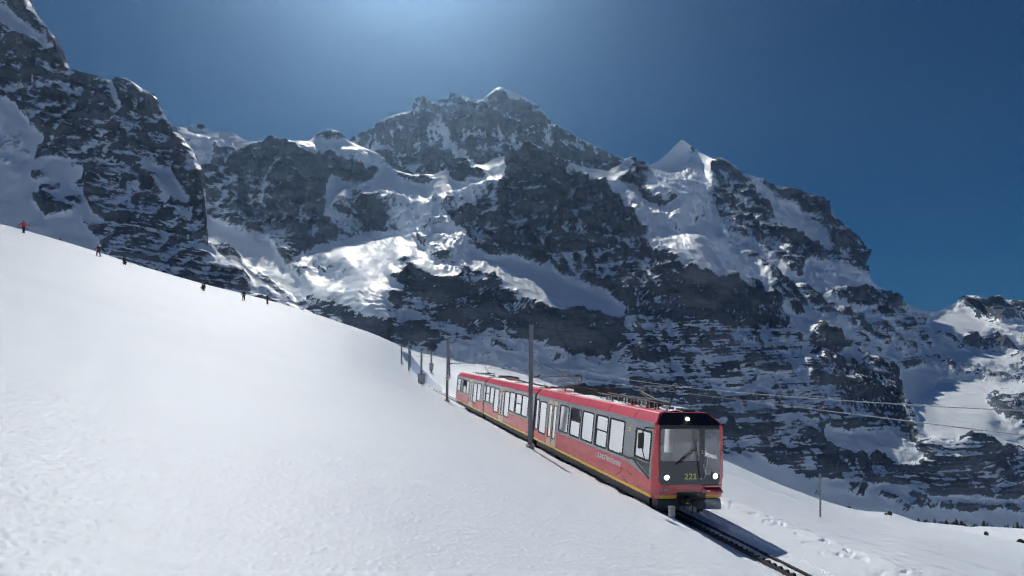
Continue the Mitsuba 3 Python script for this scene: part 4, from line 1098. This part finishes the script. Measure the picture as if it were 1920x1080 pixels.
def stake(name, px, py_base, y, height, r, label, category, mat='mat_galvanised', group=None):
    x, _, zb = at(px, py_base, y)
    g = ground_at(x, y)
    key = thing(name, label, category, group)
    shaft = tube([(x, y, min(g, zb) - .4), (x, y, zb + height)], r, 10)
    obj('shaft', shaft, mat, key, 35)
    obj('cap', moved(lathe([(0, .02), (r * .8, .015), (r * 1.25, 0), (r * 1.25, -.04), (0, -.04)], 10), x, y, zb + height + .01), mat, key, 35)
    return key


stake('marker_pole', 1538, 992, 29.5, 2.80, .045, 'single thin grey pole on the snow right of the train', 'pole')
stake('snow_stake', 260, 503, 118, 1.3, .05, 'thin stake on the upper left snow slope beside the crouching dark figure', 'stake')
stake('snow_stake', 445, 563, 150, 1.6, .05, 'thin stake low on the far slope just left of two small dark figures', 'stake')
key = thing('trackside_post', 'short square whitish post at the edge of the cutting below the nose of the train', 'post')
x, y, z = at(1259.5, 979, 18.6)
obj('post', bx(x - .085, x + .085, y - .085, y + .085, z - .5, z + .46), 'mat_ceramic', key, False)
obj('cap', bx(x - .10, x + .10, y - .10, y + .10, z + .46, z + .50), 'mat_galvanised', key, False)

# ------------------------------------------------------------------ people on the slope
plain('mat_jacket_red', (0.50, 0.035, 0.04), 0.7)
plain('mat_trousers', (0.02, 0.022, 0.028), 0.7)
plain('mat_jacket_dark', (0.025, 0.028, 0.036), 0.7)
plain('mat_skin', (0.55, 0.33, 0.24), 0.5)
plain('mat_helmet', (0.03, 0.03, 0.035), 0.35)


def limb_hull(joints, bones):
    """One smooth figure from joints (point, radius)."""
    out = None
    for a, b in bones:
        ms = []
        for j in (a, b):
            p, r = joints[j]
            ms.append(m3.Manifold.sphere(r, 12).translate(tuple(p)))
        h = m3.Manifold.batch_hull(ms)
        out = h if out is None else out + h
    m = tri(out.refine_to_length(.05))
    trimesh.smoothing.filter_taubin(m, iterations=8)
    return m


def person(px, py, y, pose, label, jacket, pack=False, face=0.0, beyond=0.0):
    """A skier or hiker: one body, with jacket, trousers, helmet, boots and skis or pack as worn things."""
    ys = np.linspace(0.55 * y, min(1.35 * y, 0.985 * float(DIST_LINE(px))), 300)
    rows = HY - F * ground_full((px - CX) / F * ys[None], ys[None])[0] / ys
    y = float(ys[np.argmin(np.abs(rows - py) + .02 * np.abs(ys - y))])
    if beyond:
        y = float(DIST_LINE(px)) + beyond
    x, z = (px - CX) / F * y, ground_at((px - CX) / F * y, y) + .01
    key = thing('person', label, 'person')
    c = pose == 'crouch'
    hip = .42 if c else .92
    lean = .22 if c else .05
    sh = hip + (.42 if c else .50)
    J = {'pel': ((0, 0, hip), .135), 'ches': ((lean * .7, 0, hip + .32), .155), 'neck': ((lean, 0, sh + .08), .062), 'head': ((lean + .03, 0, sh + .26), .105), 'chin': ((lean + .07, 0, sh + .19), .07)}
    spread = {'arms': .55, 'walk': .22, 'stand': .16, 'crouch': .25}[pose]
    for sgn, n in ((1, 'l'), (-1, 'r')):
        st = sgn * (.16 if pose in ('walk', 'arms') else .04)
        J['hip' + n] = ((0, sgn * .10, hip - .03), .105)
        J['kne' + n] = ((.30 if c else .06 + st * .7, sgn * .14, hip * .55 + (.10 if c else 0)), .075)
        J['ank' + n] = ((.0 if c else st, sgn * .14, .09), .052)
        J['toe' + n] = ((.14 + (0 if c else st), sgn * .15, .05), .045)
        J['sho' + n] = ((lean * .9, sgn * .19, sh), .075)
        J['elb' + n] = ((lean + .05, sgn * (.22 + spread * .5), sh - .26 + spread * .15), .052)
        J['wri' + n] = ((lean + .22, sgn * (.22 + spread), sh - .42 + spread * .2), .038)
        J['han' + n] = ((lean + .28, sgn * (.23 + spread), sh - .47 + spread * .2), .04)
    B = [('pel', 'ches'), ('ches', 'neck'), ('neck', 'chin'), ('chin', 'head')]
    for n in 'lr':
        B += [('pel', 'hip' + n), ('hip' + n, 'kne' + n), ('kne' + n, 'ank' + n), ('ank' + n, 'toe' + n), ('ches', 'sho' + n), ('sho' + n, 'elb' + n), ('elb' + n, 'wri' + n), ('wri' + n, 'han' + n)]
    m = T().translate([x, y, z]).rotate([0, 0, 1], face)
    obj('', limb_hull(J, B), 'mat_skin', None, True, m, key=key)
    big = lambda names, g: {n: (J[n][0], J[n][1] + g) for n in names}
    jn = big(['pel', 'ches', 'neck', 'shol', 'shor', 'elbl', 'elbr', 'wril', 'wrir'], .03)
    obj('jacket', limb_hull(jn, [('pel', 'ches'), ('ches', 'neck'), ('ches', 'shol'), ('ches', 'shor'), ('shol', 'elbl'), ('shor', 'elbr'), ('elbl', 'wril'), ('elbr', 'wrir')]), jacket, key, True, m)
    tn = big(['pel', 'hipl', 'hipr', 'knel', 'kner', 'ankl', 'ankr'], .026)
    obj('trousers', limb_hull(tn, [('pel', 'hipl'), ('pel', 'hipr'), ('hipl', 'knel'), ('hipr', 'kner'), ('knel', 'ankl'), ('kner', 'ankr')]), 'mat_trousers', key, True, m)
    hp = np.array(J['head'][0])
    dome = trimesh.creation.icosphere(2, .135)
    dome.vertices[:, 2] = np.maximum(dome.vertices[:, 2], -.02)
    dome.apply_translation(hp + (-.01, 0, .02))
    obj('helmet', dome, 'mat_helmet', key, True, m)
    for n in 'lr':
        a, t = np.array(J['ank' + n][0]), np.array(J['toe' + n][0])
        obj('boot', tri(m3.Manifold.batch_hull([m3.Manifold.sphere(.085, 10).translate(tuple(a)), m3.Manifold.sphere(.07, 10).translate(tuple(t + (.03, 0, 0))), m3.Manifold.sphere(.07, 10).translate(tuple(a - (.05, 0, .02)))])), 'mat_helmet', key, True, m)
    if pack:
        px0 = J['ches'][0]
        bag = tri(m3.Manifold.batch_hull([m3.Manifold.sphere(.09, 10).translate((px0[0] - .24 + a, b, px0[2] + c2)) for a in (0, .08) for b in (-.13, .13) for c2 in (-.22, .22)]))
        obj('backpack', bag, 'mat_helmet', key, True, m)
    return key


person(44, 437, 98, 'arms', 'person in a red jacket with arms held out, highest on the left slope', 'mat_jacket_red', False, 100)
person(185, 481, 95, 'walk', 'person in a red jacket with a black backpack walking on the left slope', 'mat_jacket_red', True, 175)
person(233, 496, 104, 'crouch', 'person in dark clothes crouching on the slope below the walker with the backpack', 'mat_jacket_dark', True, 90)
person(383, 545, 138, 'crouch', 'person in dark clothes stooping alone midway down the far slope', 'mat_jacket_dark', True, 200)
person(457, 564, 158, 'stand', 'small person in dark clothes standing beside the thin stake far down the slope', 'mat_jacket_dark', False, 120)
person(501, 570, 168, 'stand', 'small person in dark clothes on the slope edge, farthest down to the right', 'mat_jacket_dark', False, 60)
person(113, 464, 121, 'stand', 'person in a red jacket almost hidden behind the slope edge between the two red skiers', 'mat_jacket_red', False, 90, 24.0)

# ------------------------------------------------------------------ conifers beyond the right-hand slope, rocks in the snow
scene['mat_needles'] = {'type': 'twosided', 'b': {'type': 'diffuse', 'reflectance': mikit.proc(lambda p, n, uv: mikit.mix((0.016, 0.026, 0.020), (0.045, 0.062, 0.042), mikit.noise(p.x / 0.8, p.y / 0.8, p.z / 0.5)))}}
plain('mat_bark', (0.09, 0.065, 0.05), 0.9)


def conifer_meshes(seed):
    """A spruce one unit high: trunk and tiers of drooping boughs."""
    r = random.Random(seed)
    v, f = [], []
    for i in range(17):
        t = i / 17.0
        z = .10 + .86 * t
        L = (.22 * (1 - t) ** .85 + .02)
        n = 9 if t < .6 else 6
        for k in range(n):
            a = 2 * math.pi * (k + r.random()) / n
            ll = L * r.uniform(.6, 1.15)
            w = .045 * (1 - .6 * t)
            c, s = math.cos(a), math.sin(a)
            o = len(v)
            dz = -.30 * ll + r.uniform(-.02, .02)
            v += [(0, 0, z + .02), (c * ll * .6 - s * w, s * ll * .6 + c * w, z + dz * .5), (c * ll, s * ll, z + dz), (c * ll * .6 + s * w, s * ll * .6 - c * w, z + dz * .5), (c * ll * .55, s * ll * .55, z + dz * .2 + .025)]
            f += [(o, o + 1, o + 4), (o + 1, o + 2, o + 4), (o + 2, o + 3, o + 4), (o + 3, o, o + 4)]
    v += [(.015, 0, .93), (-.012, .012, .93), (-.012, -.012, .93), (0, 0, 1.0)]
    o = len(v) - 4
    f += [(o, o + 1, o + 3), (o + 1, o + 2, o + 3), (o + 2, o, o + 3)]
    crown = trimesh.Trimesh(np.array(v), np.array(f), process=False)
    trunk = lathe([(0, -.12), (.022, -.12), (.014, .35), (.004, .9), (0, .92)], 7)
    return crown, trunk


TREE_KINDS = [conifer_meshes(s) for s in (1, 2, 3, 4)]
TREE_PLY = [(mikit.ply(c, 'mat_needles', smooth=False), mikit.ply(t, 'mat_bark', smooth=30)) for c, t in TREE_KINDS]
rng = random.Random(21)


def conifer(px, y, py_top, label, group):
    x = (px - CX) / F * y
    g = ground_at(x, y)
    top = (HY - py_top) / F * y
    h = top - g
    if h < 1.2:
        h = 1.2 + rng.random()
    k = rng.randrange(4)
    key = thing('conifer_tree', label, 'tree', group)
    m = T().translate([x, y, g]).rotate([0, 0, 1], rng.uniform(0, 360)).scale([h * rng.uniform(1.1, 1.6), h * rng.uniform(1.1, 1.6), h])
    scene[key + '__crown'] = {**TREE_PLY[k][0], 'to_world': m}
    scene[key + '__trunk'] = {**TREE_PLY[k][1], 'to_world': m}


EDGE = PchipInterpolator([1600, 1655, 1700, 1730, 1816, 1920, 1960], [956, 962, 971, 981, 989, 994, 996])
ONES = 'first second third fourth fifth sixth seventh eighth ninth tenth eleventh twelfth thirteenth fourteenth fifteenth sixteenth seventeenth eighteenth nineteenth'.split()
NTH = ONES + ['twentieth'] + ['twenty-' + o for o in ONES[:9]] + ['thirtieth'] + ['thirty-' + o for o in ONES[:9]] + ['fortieth'] + ['forty-' + o for o in ONES[:9]]
for i in range(48):
    px = 1722 + 202 * (i + 1.6 * rng.random() - .3) / 48 + 3 * math.sin(i * .9)
    conifer(px, rng.uniform(300, 340), float(EDGE(px)) - rng.choice((3.5, 5.0, 6.0, 7.5, 9, 10.5, 13, 16)), f'{NTH[i]} dark conifer from the left along the far edge of the snow', 'dark conifers along the far edge of the snow')

scene['mat_rock'] = {'type': 'twosided', 'b': {'type': 'diffuse', 'reflectance': mikit.proc(lambda p, n, uv: mikit.mix((0.035, 0.034, 0.034), (0.085, 0.08, 0.075), mikit.fbm(p.x / 0.6, p.y / 0.6, p.z / 0.4, 3)))}}


def shrub_rock(px, py, y, w, h, seed, label):
    x, _, _ = at(px, py, y)
    g = ground_at(x, y)
    m = trimesh.creation.icosphere(3, 1.0)
    p = np.array(m.vertices)
    r = 0.72 + 0.55 * fbm3(p * 1.7 + seed * 3.1, 3, seed)
    m.vertices = p * r[:, None] * np.array([w, w * .8, h])
    key = numbered('boulder')
    obj('', moved(m, x, y, g + .15 * h), 'mat_rock', None, 30, None, key=key)
    labels[key] = {'label': label, 'category': 'boulder'}


shrub_rock(1668, 976, 108, .42, .65, 3, 'dark boulder poking from the snow just below the slope edge, left of the conifers')
shrub_rock(1661, 983, 100, .24, .32, 5, 'small dark stone in the snow below the leftmost boulder')
shrub_rock(1849, 1015, 120, .42, .75, 6, 'dark boulder in the snow hollow at lower right, below the conifer row')
shrub_rock(1914, 1017, 118, .8, .75, 9, 'widest dark boulder at the right edge of the snow')
shrub_rock(1592, 951, 96, .3, .25, 12, 'small dark stone on the skyline of the right-hand slope')

# ------------------------------------------------------------------ the observatory on the saddle
row = M_P[4]
bear = row[:, 0] / row[:, 1] * F + CX
j = int(np.argmin(np.abs(bear - 378)))
ox, oy, oz = row[j]
OBS = thing('observatory', 'tiny dark observatory with a dome on the rocky knob of the snow saddle at left', 'building')
u = oy / F
obj('base', cat(bx(ox - 6.5 * u, ox + 6.0 * u, oy - 5 * u, oy + 5 * u, oz - 14 * u, oz + .5 * u)), 'mat_rock', OBS, False)
obj('hall', bx(ox - 4.5 * u, ox + 4.2 * u, oy - 4 * u, oy + 4 * u, oz + .5 * u, oz + 4.2 * u), 'mat_under', OBS, False)
obj('terrace', bx(ox - 5.4 * u, ox + 5.0 * u, oy - 4.6 * u, oy + 4.6 * u, oz + 3.0 * u, oz + 3.5 * u), 'mat_galvanised', OBS, False)
for i in range(5):
    obj('window', bx(ox - 4.0 * u + 1.65 * i * u, ox - 2.9 * u + 1.65 * i * u, oy - 4.06 * u, oy - 3.98 * u, oz + 1.3 * u, oz + 2.5 * u), 'mat_panel', OBS, False)
dm = trimesh.creation.icosphere(2, 2.1 * u)
dm.vertices[:, 2] = np.maximum(dm.vertices[:, 2], -.2 * u)
obj('dome', moved(dm, ox + .8 * u, oy, oz + 4.3 * u), 'mat_galvanised', OBS, 35)
obj('antenna', tube([(ox + .3 * u, oy, oz + 6 * u), (ox + .3 * u, oy, oz + 9.2 * u)], .22 * u), 'mat_under', OBS, 35)
